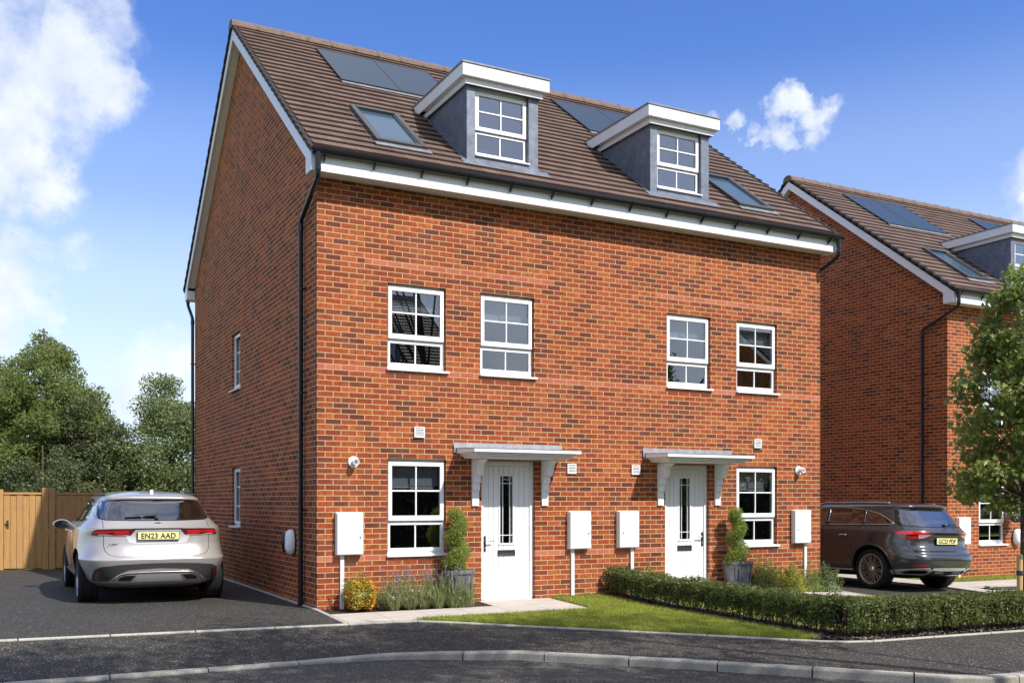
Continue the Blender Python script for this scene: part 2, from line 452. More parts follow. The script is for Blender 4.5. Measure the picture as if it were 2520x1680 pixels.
def wood_build(c1, c2, c3):
    def f(t, b):
        v = objc(t); g = t.node('ShaderNodeNewGeometry'); r = g.outputs['Random Per Island']
        mp = t.node('ShaderNodeMapping'); mp.inputs['Scale'].default_value = (1, 1, .09); t.put(mp.inputs['Vector'], v)
        ad = t.vec('ADD', mp.outputs[0]); cm = t.node('ShaderNodeCombineXYZ'); t.put(cm.inputs[0], t.math('MULTIPLY', r, 9)); t.put(cm.inputs[2], t.math('MULTIPLY', r, 5)); t.l.new(cm.outputs[0], ad.inputs[1])
        n = t.noise(ad.outputs[0], 26, 6, .65, 1.6)
        c = t.mix(t.ramp(n, [(.3, 0), (.7, 1)]), c1, c2)
        c = t.mix(t.ramp(n, [(.62, 0), (.75, .8)]), c, c3)
        c = t.mix(t.math('MULTIPLY', r, .35), c, c1)
        t.put(b.inputs['Base Color'], c); bump(t, b, n, .3, .004)
    return f
M['wood'] = mat('fence_wood', rough=.65, spec=.25, build=wood_build((.37, .195, .070), (.54, .32, .130), (.19, .09, .035)))
M['stake'] = mat('stake_wood', rough=.7, spec=.2, build=wood_build((.46, .32, .15), (.60, .45, .24), (.25, .15, .06)))
M['bark'] = mat('bark', rough=.9, spec=.15, build=varied((.05, .04, .034), (.12, .10, .085), 18, bs=.7, bscale=30, bd=.02, stretch=(1, 1, .3)))
def leaf(name, c1, c2, rough=.45, trans=.35, tc_=None, spec=.4, sc=1.3):
    m = bpy.data.materials.new(name); m.use_nodes = True
    t = NT(m.node_tree); b = t.n['Principled BSDF']
    g = t.node('ShaderNodeNewGeometry')
    r = g.outputs['Random Per Island']
    big = t.noise(objc(t), sc, 3, .6)
    f = t.math('ADD', t.math('MULTIPLY', r, .75), t.math('MULTIPLY', t.math('SUBTRACT', big, .35), .9), clamp=True)
    c = t.mix(f, c1, c2)
    t.put(b.inputs['Base Color'], c); b.inputs['Roughness'].default_value = rough; b.inputs['Specular IOR Level'].default_value = spec
    tl = t.node('ShaderNodeBsdfTranslucent'); t.put(tl.inputs[0], t.mix(.5, c, tc_ or tuple(min(1, k*1.7) for k in c2)))
    mx = t.node('ShaderNodeMixShader'); mx.inputs[0].default_value = trans
    t.l.new(b.outputs[0], mx.inputs[1]); t.l.new(tl.outputs[0], mx.inputs[2])
    out = [n for n in t.n if n.type == 'OUTPUT_MATERIAL'][0]; t.l.new(mx.outputs[0], out.inputs[0])
    return m
M['l_birch'] = leaf('birch_leaf', (.098, .138, .036), (.25, .295, .092), .5, .5, sc=.5)
M['l_dark'] = leaf('dark_leaf', (.058, .078, .030), (.135, .160, .060), .5, .25, sc=.5)
M['l_beech'] = leaf('grey_green_leaf', (.104, .140, .054), (.235, .285, .118), .45, .3, sc=.5)
M['l_maple'] = leaf('maple_leaf', (.090, .135, .030), (.25, .310, .075), .34, .40, spec=.5)
M['l_hedge'] = leaf('hedge_leaf', (.062, .088, .024), (.170, .200, .058), .5, .3, spec=.3, sc=3)
M['l_conifer'] = leaf('conifer_leaf', (.07, .12, .018), (.32, .40, .07), .5, .35, sc=6)
M['l_shrub'] = leaf('shrub_leaf', (.11, .16, .035), (.32, .38, .10), .45, .35, sc=5)
M['l_yellow'] = leaf('yellow_green_leaf', (.15, .19, .03), (.48, .46, .09), .45, .35, sc=5)
M['l_lav'] = leaf('lavender_leaf', (.14, .17, .06), (.34, .38, .17), .6, .3, sc=6)
M['f_lav'] = leaf('lavender_flower', (.20, .16, .34), (.36, .30, .52), .7, .3, sc=6)
M['f_orange'] = leaf('orange_flower', (.60, .22, .01), (.80, .48, .03), .6, .3, sc=6)
M['f_white'] = leaf('white_flower', (.62, .58, .60), (.85, .83, .82), .6, .3, sc=6)
M['f_pink'] = leaf('pink_flower', (.45, .20, .22), (.70, .42, .42), .6, .3, sc=6)
M['f_violet'] = leaf('violet_flower', (.30, .24, .52), (.62, .58, .78), .6, .3, sc=6)
M['grass'] = leaf('grass_blade', (.20, .25, .035), (.42, .46, .09), .5, .4, sc=2.2)
M['zinc'] = mat('zinc_planter', rough=.5, metal=.35, spec=.4, build=varied((.12, .125, .14), (.30, .305, .33), 6, rough=(.4, .6), bs=.15, bscale=15))
M['tyre'] = mat('tyre_rubber', (.014, .014, .015), .75, spec=.3)
M['rim'] = mat('alloy_rim', (.30, .30, .32), .28, metal=.9)
M['rim_d'] = mat('black_alloy', (.015, .015, .016), .3, metal=.3)
M['copper'] = mat('bright_rim_edge', (.42, .36, .31), .3, metal=.45)
M['paint_s'] = mat('silver_car_paint', (.43, .41, .40), .30, metal=.4, spec=.5, coat=.8)
M['paint_d'] = mat('dark_grey_car_paint', (.060, .060, .064), .20, metal=.35, spec=.5, coat=1)
M['carglass'] = mat('car_glass', (.010, .012, .014), .03, spec=1.0, coat=1)
M['carglass_l'] = mat('clear_car_glass', (.035, .042, .052), .03, spec=1.0, coat=1)
M['cabin'] = mat('car_cabin', (.03, .03, .032), .8)
M['seat_d'] = mat('dark_seat_leather', (.035, .035, .04), .45)
M['seat_t'] = mat('tan_seat_leather', (.35, .30, .26), .5)
M['red'] = mat('red_lamp', (.62, .012, .010), .15, spec=.7, coat=1)
M['red_d'] = mat('dark_red_lamp', (.10, .012, .014), .15, spec=.7, coat=1)
M['pink_l'] = mat('clear_lamp', (.55, .30, .32), .12, spec=.7, coat=1)
M['plastic'] = mat('dark_trim_plastic', (.045, .044, .045), .55, spec=.35)
M['seam'] = mat('panel_gap', (.010, .010, .010), .8, spec=.1)
M['skid'] = mat('satin_silver_trim', (.46, .46, .46), .38, metal=.6)
M['bright'] = mat('polished_trim', (.74, .74, .73), .25, metal=.45)
M['plate'] = mat('yellow_number_plate', (.80, .74, .33), .4)
M['ink'] = mat('plate_ink', (.02, .025, .04), .5)

# ================================================================== HOUSE
W, DP = 9.21, 9.24
def zr(y): return 6.32+.757*(y if y < DP/2 else DP-y)
WIN_UP = [(1.01, 1.913), (2.46, 3.37), (5.836, 6.738), (7.295, 8.20)]
WIN_GR = [(1.01, 1.913), (7.295, 8.20)]
DOORS = [2.48, 5.805]
DW = .905

def wall_cells(mb, plane, val, a0, a1, z0, z1, openings, depth, sgn, top_poly=None):
    """a wall with real openings and brick reveals. plane 'y' (front/back) or 'x' (gable); sgn = direction into the wall"""
    def P(a, z, d=0):
        return (a, val+sgn*d, z) if plane == 'y' else (val+sgn*d, a, z)
    xs = sorted(set([a0, a1]+[o[0] for o in openings]+[o[1] for o in openings]))
    zs = sorted(set([z0, z1]+[o[2] for o in openings]+[o[3] for o in openings]))
    def inside(a, z): return any(o[0] < a < o[1] and o[2] < z < o[3] for o in openings)
    for i in range(len(xs)-1):
        for j in range(len(zs)-1):
            if inside((xs[i]+xs[i+1])/2, (zs[j]+zs[j+1])/2): continue
            q = [(xs[i], zs[j]), (xs[i+1], zs[j]), (xs[i+1], zs[j+1]), (xs[i], zs[j+1])]
            mb.quad(*[P(*p) for p in q], uv=q)
    for (b0, b1, c0, c1) in openings:
        for (a, s) in ((b0, 0), (b1, 0)):
            mb.quad(P(a, c0), P(a, c1), P(a, c1, depth), P(a, c0, depth), uv=[(0, c0), (0, c1), (depth, c1), (depth, c0)])
        for z in (c0, c1):
            mb.quad(P(b0, z), P(b1, z), P(b1, z, depth), P(b0, z, depth), uv=[(b0, z), (b1, z), (b1, z+.06), (b0, z+.06)])
    if top_poly:
        mb.add([P(*p) for p in top_poly], [tuple(range(len(top_poly)))], 0, [list(top_poly)])

def window(parent, x0, x1, z0, z1, y=.075, ground=False, blind=True, name='window', sill=True, room=True):
    """vertical-sash look-alike: projecting upper sash over a fixed lower light"""
    m = MB()
    h = z1-z0; lowt = z0+.335*h; up0 = lowt+.01
    fw = .045
    # outer frame
    m.box(x0, x0+fw, y, y+.07, z0, z1); m.box(x1-fw, x1, y, y+.07, z0, z1)
    m.box(x0+fw, x1-fw, y+.002, y+.07, z1-.06, z1); m.box(x0+fw, x1-fw, y+.002, y+.07, z0, z0+.05)
    m.box(x0+fw, x1-fw, y+.004, y+.07, lowt-.02, lowt+.02)
    fr = m.build(name, M['white'], parent, bevel=.004)
    # lower light beads and bar
    s = MB(); a0, a1 = x0+.03, x1-.03; l0, l1 = z0+.035, lowt-.005
    yy = y-.012
    for r in ((a0, a0+.035, l0, l1), (a1-.035, a1, l0, l1), (a0+.035, a1-.035, l0, l0+.05), (a0+.035, a1-.035, l1-.035, l1)):
        s.box(r[0], r[1], yy, y+.03, r[2], r[3])
    xc = (x0+x1)/2
    s.box(xc-.011, xc+.011, yy+.01, y+.03, l0+.05, l1-.035)
    s.build('lower_sash', M['white'], fr, bevel=.003)
    s = MB(); u0, u1 = up0+.01, z1-.045; b0, b1 = x0+.025, x1-.025; yu = y-.045; rw = .058
    for r in ((b0, b0+rw, u0, u1), (b1-rw, b1, u0, u1), (b0+rw, b1-rw, u0, u0+.072), (b0+rw, b1-rw, u1-.055, u1)):
        s.box(r[0], r[1], yu, y-.001, r[2], r[3])
    gm = (u0+.072+u1-.055)/2
    s.box(xc-.011, xc+.011, yu+.012, y-.004, u0+.072, u1-.055); s.box(b0+rw, b1-rw, yu+.014, y-.004, gm-.011, gm+.011)
    s.build('upper_sash', M['white'], fr, bevel=.005)
    MB().box(a0+.03, a1-.03, y+.006, y+.012, l0+.04, l1-.03).build('pane', M['glass'], fr)
    MB().box(b0+rw-.01, b1-rw+.01, y-.020, y-.014, u0+.06, u1-.045).build('pane', M['glass'], fr)
    if sill:
        q = MB(); q.prism([(y+.02, z0+.012), (-.045, z0-.006), (-.045, z0-.035), (y+.02, z0-.03)], 0, x0-.012, x1+.035)
        q.build('sill', M['white'], fr, bevel=.003)
    if blind:
        q = MB(); zb = gm+.07
        q.box(x0+.06, x1-.06, y+.11, y+.115, zb, z1-.03)
        q.build('roller_blind', M['blind'], fr)
        q = MB()
        q.box(x0+.05, xc-.03, y+.10, y+.12, zb-.03, zb-.002); q.box(xc-.015, x1-.12, y+.10, y+.12, zb-.04, zb-.012)
        q.box(xc-.03, xc-.015, y+.10, y+.115, zb-.06, zb-.01)
        q.build('blind_rail', M['white'], fr)
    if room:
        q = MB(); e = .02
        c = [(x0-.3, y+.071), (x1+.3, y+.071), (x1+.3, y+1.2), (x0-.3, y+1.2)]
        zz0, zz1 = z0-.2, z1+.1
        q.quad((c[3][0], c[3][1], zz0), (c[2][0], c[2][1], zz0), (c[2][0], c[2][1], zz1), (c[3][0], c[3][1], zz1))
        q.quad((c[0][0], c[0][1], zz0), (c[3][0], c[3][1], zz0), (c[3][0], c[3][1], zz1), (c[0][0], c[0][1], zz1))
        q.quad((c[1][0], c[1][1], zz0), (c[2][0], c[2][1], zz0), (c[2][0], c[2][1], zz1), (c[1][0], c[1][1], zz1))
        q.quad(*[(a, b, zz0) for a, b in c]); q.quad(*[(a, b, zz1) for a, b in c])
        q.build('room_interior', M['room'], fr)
    return fr

def front_door(parent, x0, hinge_right=True):
    x1 = x0+DW; y = .06
    z0, z1 = -.07, 2.015
    f = MB()
    f.box(x0, x0+.062, y, y+.07, z0, z1); f.box(x1-.062, x1, y, y+.07, z0, z1); f.box(x0+.062, x1-.062, y+.001, y+.07, z1-.072, z1)
    f.box(x0+.062, x1-.062, y-.02, y+.07, z0, z0+.035)
    fr = f.build('front_door', M['white'], parent, bevel=.004)
    l = MB(); a0, a1 = x0+.066, x1-.066; b0, b1 = z0+.04, z1-.076
    gx0, gx1, gz0, gz1 = (a0+a1)/2-.132, (a0+a1)/2+.132, .763, 1.816
    n = 9; bw = (a1-a0)/n
    yl = y+.022
    for i in range(n):
        u0, u1 = a0+i*bw+.0045, a0+(i+1)*bw-.0045
        if i == 0: u0 = a0
        if i == n-1: u1 = a1
        if u1 <= gx0 or u0 >= gx1: l.box(u0, u1, yl, yl+.03, b0, b1)
        else:
            l.box(u0, u1, yl, yl+.03, b0, gz0); l.box(u0, u1, yl, yl+.03, gz1, b1)
            if u0 < gx0: l.box(u0, gx0, yl, yl+.03, gz0, gz1)
            if u1 > gx1: l.box(gx1, u1, yl, yl+.03, gz0, gz1)
    l.box(a0, a1, yl+.012, yl+.04, b0, gz0); l.box(a0, a1, yl+.012, yl+.04, gz1, b1)
    l.box(a0, gx0, yl+.012, yl+.04, gz0, gz1); l.box(gx1, a1, yl+.012, yl+.04, gz0, gz1)
    l.build('door_leaf', M['white'], fr)
    g = MB()
    for r in ((gx0-.002, gx0+.026, gz0, gz1), (gx1-.026, gx1+.002, gz0, gz1), (gx0+.026, gx1-.026, gz0, gz0+.024), (gx0+.026, gx1-.026, gz1-.024, gz1)):
        g.box(r[0], r[1], yl-.012, yl+.02, r[2], r[3])
    i0, i1, j0, j1 = gx0+.026, gx1-.026, gz0+.024, gz1-.024
    for xx in (i0+(i1-i0)*.22, i0+(i1-i0)*.78): g.box(xx-.005, xx+.005, yl-.004, yl+.012, j0, j1)
    for zz in (j0+.118, j1-.11): g.box(i0, i1, yl-.003, yl+.012, zz-.005, zz+.005)
    g.build('glazing_frame', M['white'], fr, bevel=.002)
    p = MB().box(i0-.005, i1+.005, yl+.014, yl+.018, j0-.005, j1+.005); p.build('glass_panel', M['glass'], fr)
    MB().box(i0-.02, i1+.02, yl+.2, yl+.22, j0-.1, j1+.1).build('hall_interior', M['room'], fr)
    k = MB(); cx = (a0+a1)/2
    for r in ((cx-.147, cx+.147, .597, .611), (cx-.147, cx+.147, .671, .685), (cx-.147, cx-.131, .611, .671), (cx+.131, cx+.147, .611, .671)):
        k.box(r[0], r[1], yl-.012, yl+.004, r[2], r[3])
    k.box(cx-.13, cx+.13, yl-.006, yl+.003, .613, .669)
    k.box(cx-.128, cx+.128, yl-.010, yl-.005, .618, .626)
    k.build('letter_plate', M['steel'], fr, bevel=.002)
    s = 1 if hinge_right else -1
    hx = a0+.025 if hinge_right else a1-.025
    k = MB(); k.box(hx-.016, hx+.016, yl-.012, yl, .68, .885)
    k.lathe([(.0, 0), (.016, 0), (.016, .012), (0, .012)], (hx, yl-.012, .885), 1, 16); k.lathe([(.0, 0), (.016, 0), (.016, .012), (0, .012)], (hx, yl-.012, .68), 1, 16)
    k.build('handle_plate', M['steel'], fr)
    k = MB(); k.tube([(hx, yl-.01, .825), (hx, yl-.055, .825), (hx+s*.02, yl-.06, .825), (hx+s*.13, yl-.058, .828)], .009, 10)
    k.lathe([(0, 0), (.011, 0), (.011, .018), (0, .018)], (hx, yl-.024, .72), 1, 14)
    k.build('handle', M['chrome'], fr, smooth=True)
    return fr

def canopy(parent, x0):
    """flat lean-to porch canopy; x0 is its left end at the wall"""
    xa, xb = x0+.035, x0+1.79; yf = -.62
    m = MB()
    m.prism([(yf, 2.110), (0, 2.110), (0, 2.185), (yf, 2.160)], 0, xa, xb)
    c = m.build('door_canopy', M['trim'], parent, bevel=.003)
    m = MB()   # stepped cornice
    for d, z0, z1 in ((.055, 2.085, 2.109), (.085, 2.06, 2.084), (.12, 2.035, 2.059)):
        m.box(xa+d, xb-d, yf+d, -.001, z0, z1)
    m.build('cornice', M['trim'], c, bevel=.008)
    m = MB(); m.prism([(yf-.006, 2.166), (.0, 2.190), (.0, 2.183), (yf-.006, 2.160)], 0, xa-.006, xb+.006)
    m.prism([(-.03, 2.19), (-.002, 2.19), (-.002, 2.268), (-.008, 2.268)], 0, x0-.01, x0+1.81)
    m.box(x0-.01, x0+.02, -.03, -.002, 2.12, 2.19)
    m.build('flashing', M['flash'], c)
    prof = [(0, 1.344), (-.03, 1.344), (-.03, 1.575), (-.058, 1.575), (-.058, 1.685), (-.088, 1.685), (-.088, 1.795), (-.13, 1.793), (-.165, 1.805), (-.19, 1.835), (-.20, 1.875), (-.205, 1.92), (-.225, 1.96), (-.255, 1.99), (-.30, 2.003)]
    prof += [(-.33, 2.012), (-.33, 2.033), (0, 2.033)]
    for bx in (x0+.282, x0+1.453):
        b = MB().prism(prof, 0, bx, bx+.112)
        b.build('bracket', M['trim'], c, bevel=.004)
    return c

def gutter_run(parent, y, x0, x1, name='gutter', flip=1):
    n = 14; r = .055; zc = 6.092
    m = MB()
    prof = [(y-r*math.cos(math.pi*k/n), zc-.088*math.sin(math.pi*k/n)**.8) for k in range(n+1)]
    outer = prof; inner = [(y+(p[0]-y)*.9, zc+(p[1]-zc)*.9) for p in prof][::-1]
    m.prism(outer+inner, 0, x0, x1)
    # end caps
    for xx in (x0-.006, x1): m.prism(outer, 0, xx, xx+.006)
    m.box(x0, x1, y-r-.003, y-r+.004, zc-.002, zc+.006)
    g = m.build(name, M['black'], parent, auto=40)
    return g

def make_house(skip=()):
    H = empty('semi_detached_house', (0, 0, 0))
    # --- walls
    ops = [(a, b, 3.29, 4.489) for a, b in WIN_UP]+[(a, b, .665, 2.015) for a, b in WIN_GR]+[(d, d+DW, -.35, 2.015) for d in DOORS]
    m = MB()
    wall_cells(m, 'y', 0, 0, W, -.35, 5.95, ops, .10, 1)
    gops = [(4.74, 5.46, 3.45, 4.48), (4.74, 5.46, .97, 2.03)]
    gp = [(0, 5.95), (0, 6.12), (DP/2, 6.12+.757*DP/2), (DP, 6.12), (DP, 5.95)]
    wall_cells(m, 'x', 0, 0, DP, -.35, 5.95, gops, .10, 1, gp)
    wall_cells(m, 'x', W, 0, DP, -.35, 5.95, [], .10, -1, gp)
    wall_cells(m, 'y', DP, 0, W, -.35, 5.95, [], .1, -1)
    m.build('brick_wall', M['brick'], H, recalc=False)
    for a, b in WIN_UP: window(H, a, b, 3.29, 4.489)
    for a, b in WIN_GR: window(H, a, b, .665, 2.015)
    # gable windows: same look, turned
    for z0, z1 in ((3.45, 4.48), (.97, 2.03)):
        m = MB(); x = .075; y0, y1 = 4.74, 5.46
        m.box(x, x+.07, y0, y0+.05, z0, z1); m.box(x, x+.07, y1-.05, y1, z0, z1)
        m.box(x+.002, x+.07, y0+.05, y1-.05, z1-.06, z1); m.box(x+.002, x+.07, y0+.05, y1-.05, z0, z0+.06)
        for q in (1/3, 2/3): m.box(x+.01, x+.03, y0+.05, y1-.05, z0+(z1-z0)*q-.012, z0+(z1-z0)*q+.012)
        m.box(x+.01, x+.03, (y0+y1)/2-.012, (y0+y1)/2+.012, z0+.06, z1-.06)
        m.box(x-.03, x-.001, y0+.02, y0+.075, z0+.03, z1-.03); m.box(x-.03, x-.001, y1-.075, y1-.02, z0+.03, z1-.03)
        m.box(x-.03, x-.001, y0+.075, y1-.075, z0+.03, z0+.085); m.box(x-.03, x-.001, y0+.075, y1-.075, z1-.085, z1-.03)
        f = m.build('gable_window', M['white'], H, bevel=.003)
        MB().box(x+.015, x+.02, y0+.05, y1-.05, z0+.06, z1-.06).build('pane', M['glass'], f)
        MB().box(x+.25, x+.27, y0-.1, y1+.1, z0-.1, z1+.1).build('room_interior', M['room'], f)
        MB().prism([(.09, z0+.012), (-.05, z0-.008), (-.05, z0-.036), (.09, z0-.03)], 1, y0-.02, y1+.04).build('sill', M['white'], f, bevel=.003)
    front_door(H, DOORS[0], True); front_door(H, DOORS[1], False)
    canopy(H, 2.035); canopy(H, 5.365)
    # --- roof: every tile modelled
    g, tw = .238, .245
    ca, sa = 4.95/math.hypot(4.95, 3.747), 3.747/math.hypot(4.95, 3.747)
    x0r, x1r = -.10, W+.12
    ncol = int((x1r-x0r)/tw)+2; nrow = 26
    V = []; F = []
    rr = random.Random(3)
    def tile(xa, xb, s0, s1, back):
        b = len(V)
        for (s, lo, hi) in ((s0-.012, .002, .026), (s1, -.030, -.008)):
            for xx in (xa, xb):
                for h in (lo, hi):
                    y = -.35+s*ca-h*sa; z = zr(-.35)+s*sa+h*ca
                    V.append((xx, DP-y if back else y, z))
        # order: s0:(xa lo,xa hi,xb lo,xb hi), s1 same
        F.extend([(b+1, b+3, b+7, b+5), (b, b+2, b+3, b+1), (b, b+1, b+5, b+4), (b+2, b+6, b+7, b+3), (b, b+4, b+6, b+2)])
    for back in (0, 1):
        for r_ in range(nrow):
            off = (r_ % 2)*tw/2
            for c in range(ncol):
                xa = x0r-off+c*tw; xb = xa+tw-.004
                xa = max(xa, x0r); xb = min(xb, x1r)
                if xb-xa < .02: continue
                s0 = r_*g+rr.uniform(-.001, .001)
                tile(xa, xb, s0, min((r_+1)*g+.02, 6.2), back)
    m = MB(); m.v = V; m.f = F; m.m = [0]*len(F); m.uv = [None]*len(F)
    roof = m.build('roof', M['tile'], H)
    # dark underlay
    m = MB()
    for back in (0, 1):
        ys = [(-.33), DP/2]
        pts = [(x0r, -.33, zr(-.33)-.05), (x1r, -.33, zr(-.33)-.05), (x1r, DP/2, zr(DP/2)-.05), (x0r, DP/2, zr(DP/2)-.05)]
        if back: pts = [(p[0], DP-p[1], p[2]) for p in pts]
        m.quad(*pts)
    m.build('roof_underlay', M['dark'], roof)
    # ridge
    m = MB(); x = -.19; L = .452
    while x < W+.18:
        xb = min(x+L-.012, W+.19)
        prof = []
        for k in range(11):
            a = math.pi*k/10; prof.append((DP/2-.155*math.cos(a)*(1 if True else 0), zr(DP/2)-.075+.150*math.sin(a)**.75))
        prof2 = [(DP/2+(p[0]-DP/2)*.86, p[1]-.02) for p in prof][::-1]
        m.prism(prof+prof2, 0, x, xb)
        big = [(DP/2+(p[0]-DP/2)*1.03, p[1]+.006) for p in prof]
        m.prism(big+prof[::-1], 0, xb-.03, xb+.006)
        x += L
    m.prism([(DP/2-.155*math.cos(math.pi*k/12), zr(DP/2)-.075+.148*math.sin(math.pi*k/12)**.75) for k in range(13)], 0, -.20, -.185)
    m.prism([(DP/2-.155*math.cos(math.pi*k/12), zr(DP/2)-.075+.148*math.sin(math.pi*k/12)**.75) for k in range(13)], 0, W+.185, W+.20)
    m.build('ridge_tiles', M['ridge'], roof, auto=35)
    # dry verge caps, one to a course
    for side in (0, 1):
        m = MB()
        for back in (0, 1):
            for r_ in range(nrow):
                s0, s1 = r_*g-.02, (r_+1)*g+.005
                pts = []
                for s, dz in ((s0, .062), (s1, .010)):
                    y = -.35+s*ca; z = zr(-.35)+s*sa+dz; pts.append((DP-y if back else y, z))
                (ya, za), (yb, zb) = pts
                lo = .065
                poly = [(ya, za), (yb, zb), (yb, zb-lo), (ya, za-lo)]
                xo = -.195 if side == 0 else W+.125
                m.prism(poly, 0, xo, xo+.07)
        m.build('verge_caps', M['verge'], roof, bevel=.006)
    # --- barge boards and soffits
    for side, xs in ((0, -.165), (1, W+.14)):
        m = MB()
        t = .19
        def bz(y): return 6.245+.757*(y if y < DP/2 else DP-y)
        for back in (0, 1):
            pts = [(-.285, bz(-.285)), (DP/2, bz(DP/2)), (DP/2, bz(DP/2)-t), (-.02, bz(-.02)-t), (-.02, 5.815), (-.285, 5.805)]
            if back: pts = [(DP-p[0], p[1]) for p in pts]
            m.prism(pts, 0, xs, xs+.025)
        m.build('barge_board', M['trim'], H, bevel=.002)
        m = MB(); xa, xb = (xs+.025, 0.0) if side == 0 else (W, xs)
        for back in (0, 1):
            pts = [(-.02, bz(-.02)-t+.02), (DP/2, bz(DP/2)-t+.02), (DP/2, bz(DP/2)-t+.035), (-.02, bz(-.02)-t+.035)]
            if back: pts = [(DP-p[0], p[1]) for p in pts]
            m.prism(pts, 0, xa+.001, xb-.001)
            # box end
            q = [(-.284, 5.815), (-.021, 5.815), (-.021, 6.0), (-.284, 6.0)]
            if back: q = [(DP-p[0], p[1]) for p in q]
            m.prism(q, 0, xa+.001, xb-.001)
        m.build('verge_soffit', M['trim'], H)
    # --- eaves
    for back in (0, 1):
        f = lambda y: DP-y if back else y
        m = MB()
        m.box(-.139, W+.139, f(-.285), f(-.262), 5.806, 6.03)
        fa = m.build('fascia', M['trim'], H, bevel=.002)
        MB().box(.002, W-.002, f(-.261), f(-.001), 5.818, 5.835).build('eaves_soffit', M['trim'], fa)
        y = f(-.352)
        gt = gutter_run(H, y, -.17, W+.17)
        bx = .005
        while bx < W+.15:
            m = MB()
            s = -1 if not back else 1
            r = .062
            outer = [(y-r*math.cos(math.pi*i/10), 6.096-.097*math.sin(math.pi*i/10)**.8) for i in range(11)]
            inner = [(y-(r-.008)*math.cos(math.pi*i/10), 6.096-.089*math.sin(math.pi*i/10)**.8) for i in range(11)][::-1]
            m.prism(outer+inner, 0, bx-.012, bx+.012)
            yw = f(-.286)
            m.prism([(yw, 5.99), (y+s*.02, 5.995), (y+s*.01, 5.985), (yw, 5.925)], 0, bx-.009, bx+.009)
            bx += .7; m.build('gutter_bracket', M['black'], gt)
    # --- downpipes with swan necks
    def downpipe(side, back):
        fx = (lambda x: x) if side == 0 else (lambda x: W-x)
        fy = (lambda y: DP-y) if back else (lambda y: y)
        P = lambda x, y, z: (fx(x), fy(y), z)
        m = MB()
        o = (-.09, -.352)
        yv = .60 if not back else .05
        zl = 5.34 if not back else 5.38
        m.tube([P(o[0], o[1], 6.02), P(o[0], o[1], 5.86)], [.045, .036], 14)
        m.tube([P(o[0], o[1], 5.88), P(o[0], o[1], 5.76), P(o[0]+.005, o[1]+.04, 5.70), P(-.06, yv-.03, zl+.03), P(-.06, yv, zl-.04), P(-.06, yv, -.03)], .034, 14)
        for z in (5.85, ): m.tube([P(o[0], o[1], z), P(o[0], o[1], z-.06)], .041, 14)
        m.tube([P(-.06, yv, zl-.03), P(-.06, yv, zl-.12)], .040, 14)
        m.tube([P(-.06, yv, .02), P(-.06, yv, -.06)], .041, 14)
        d = m.build('downpipe', M['black'], H, auto=40)
        for z in (4.40, 2.94, 1.29):
            m = MB()
            m.tube([P(-.06, yv, z-.012), P(-.06, yv, z+.012)], .042, 14)
            m.tube([P(-.02, yv-.02, z), P(-.02, yv-.14, z)], .010, 8); m.tube([P(-.06, yv, z), P(-.003, yv-.03, z)], .012, 8)
            m.build('pipe_clip', M['black'], d)
    downpipe(0, 0); downpipe(1, 0); downpipe(0, 1)
    # --- dormers
    for x0 in (2.32, 5.63):
        x1 = x0+1.21; yf = .17; yb = 1.95; zt = 7.63
        m = MB()
        zb = zr(yf)-.02
        wx0, wx1, wz0, wz1 = x0+.14, x1-.165, 6.575, 7.61
        # front surround
        m.box(x0, wx0, yf, yf+.03, zb, zt); m.box(wx1, x1, yf, yf+.03, zb, zt)
        m.box(wx0, wx1, yf, yf+.03, zb, wz0); m.box(wx0, wx1, yf, yf+.03, wz1, zt)
        m.box(wx0-.015, wx0, yf+.03, yf+.14, wz0-.02, wz1); m.box(wx1, wx1+.015, yf+.03, yf+.14, wz0-.02, wz1)
        m.box(wx0, wx1, yf+.03, yf+.14, wz0-.03, wz0-.01)
        for xa, xb in ((x0, x0+.025), (x1-.025, x1)):
            m.prism([(yf+.03, zr(yf)-.05), (yf+.03, zt), (yb-.2, zt), (yb-.2, zr(yb-.2)-.05)], 0, xa, xb)
        # apron and stepped soakers on the tiles
        m.prism([(yf-.13, zr(yf-.13)+.03), (yf+.0, zr(yf)+.035), (yf+.0, zr(yf)-.01), (yf-.13, zr(yf-.13)-.0)], 0, x0-.10, x1+.16)
        d = m.build('dormer', M['lead'], H, bevel=.003)
        for xa, xb in ((x0-.055, x0+.0), (x1, x1+.055)):
            m = MB(); k = 0; y = yf
            while y < 1.72:
                m.prism([(y, zr(y)+.012), (y+.16, zr(y+.16)+.012), (y+.16, zr(y+.16)+.03+.02*(k % 2)), (y, zr(y)+.03)], 0, xa, xb)
                y += .165; k += 1
            m.build('soakers', M['lead'], d)
        m = MB()
        m.box(x0-.125, x1+.125, .035, .06, 7.665, 7.845)
        for xa, xb in ((x0-.125, x0-.1), (x1+.1, x1+.125)):
            m.prism([(.0605, 7.665), (.0605, 7.845), (zr_inv(7.845), 7.845), (zr_inv(7.665), 7.665)], 0, xa, xb)
        m.box(x0-.05, x1+.05, .105, .13, 7.575, 7.664)
        for xa, xb in ((x0-.05, x0-.025), (x1+.025, x1+.05)):
            m.prism([(.1305, 7.575), (.1305, 7.664), (zr_inv(7.664), 7.664), (zr_inv(7.575), 7.575)], 0, xa, xb)
        m.box(x0-.0995, x1+.0995, .0605, 1.6, 7.667, 7.685)
        m.build('dormer_fascia', M['trim'], d, bevel=.003)
        m = MB(); m.box(x0-.14, x1+.14, .02, 2.0, 7.846, 7.872); m.build('dormer_roof', M['flash'], d, bevel=.004)
        # window: frame and panes (sub-parts)
        y = yf+.085; a0, a1, c0, c1 = wx0, wx1, wz0, wz1
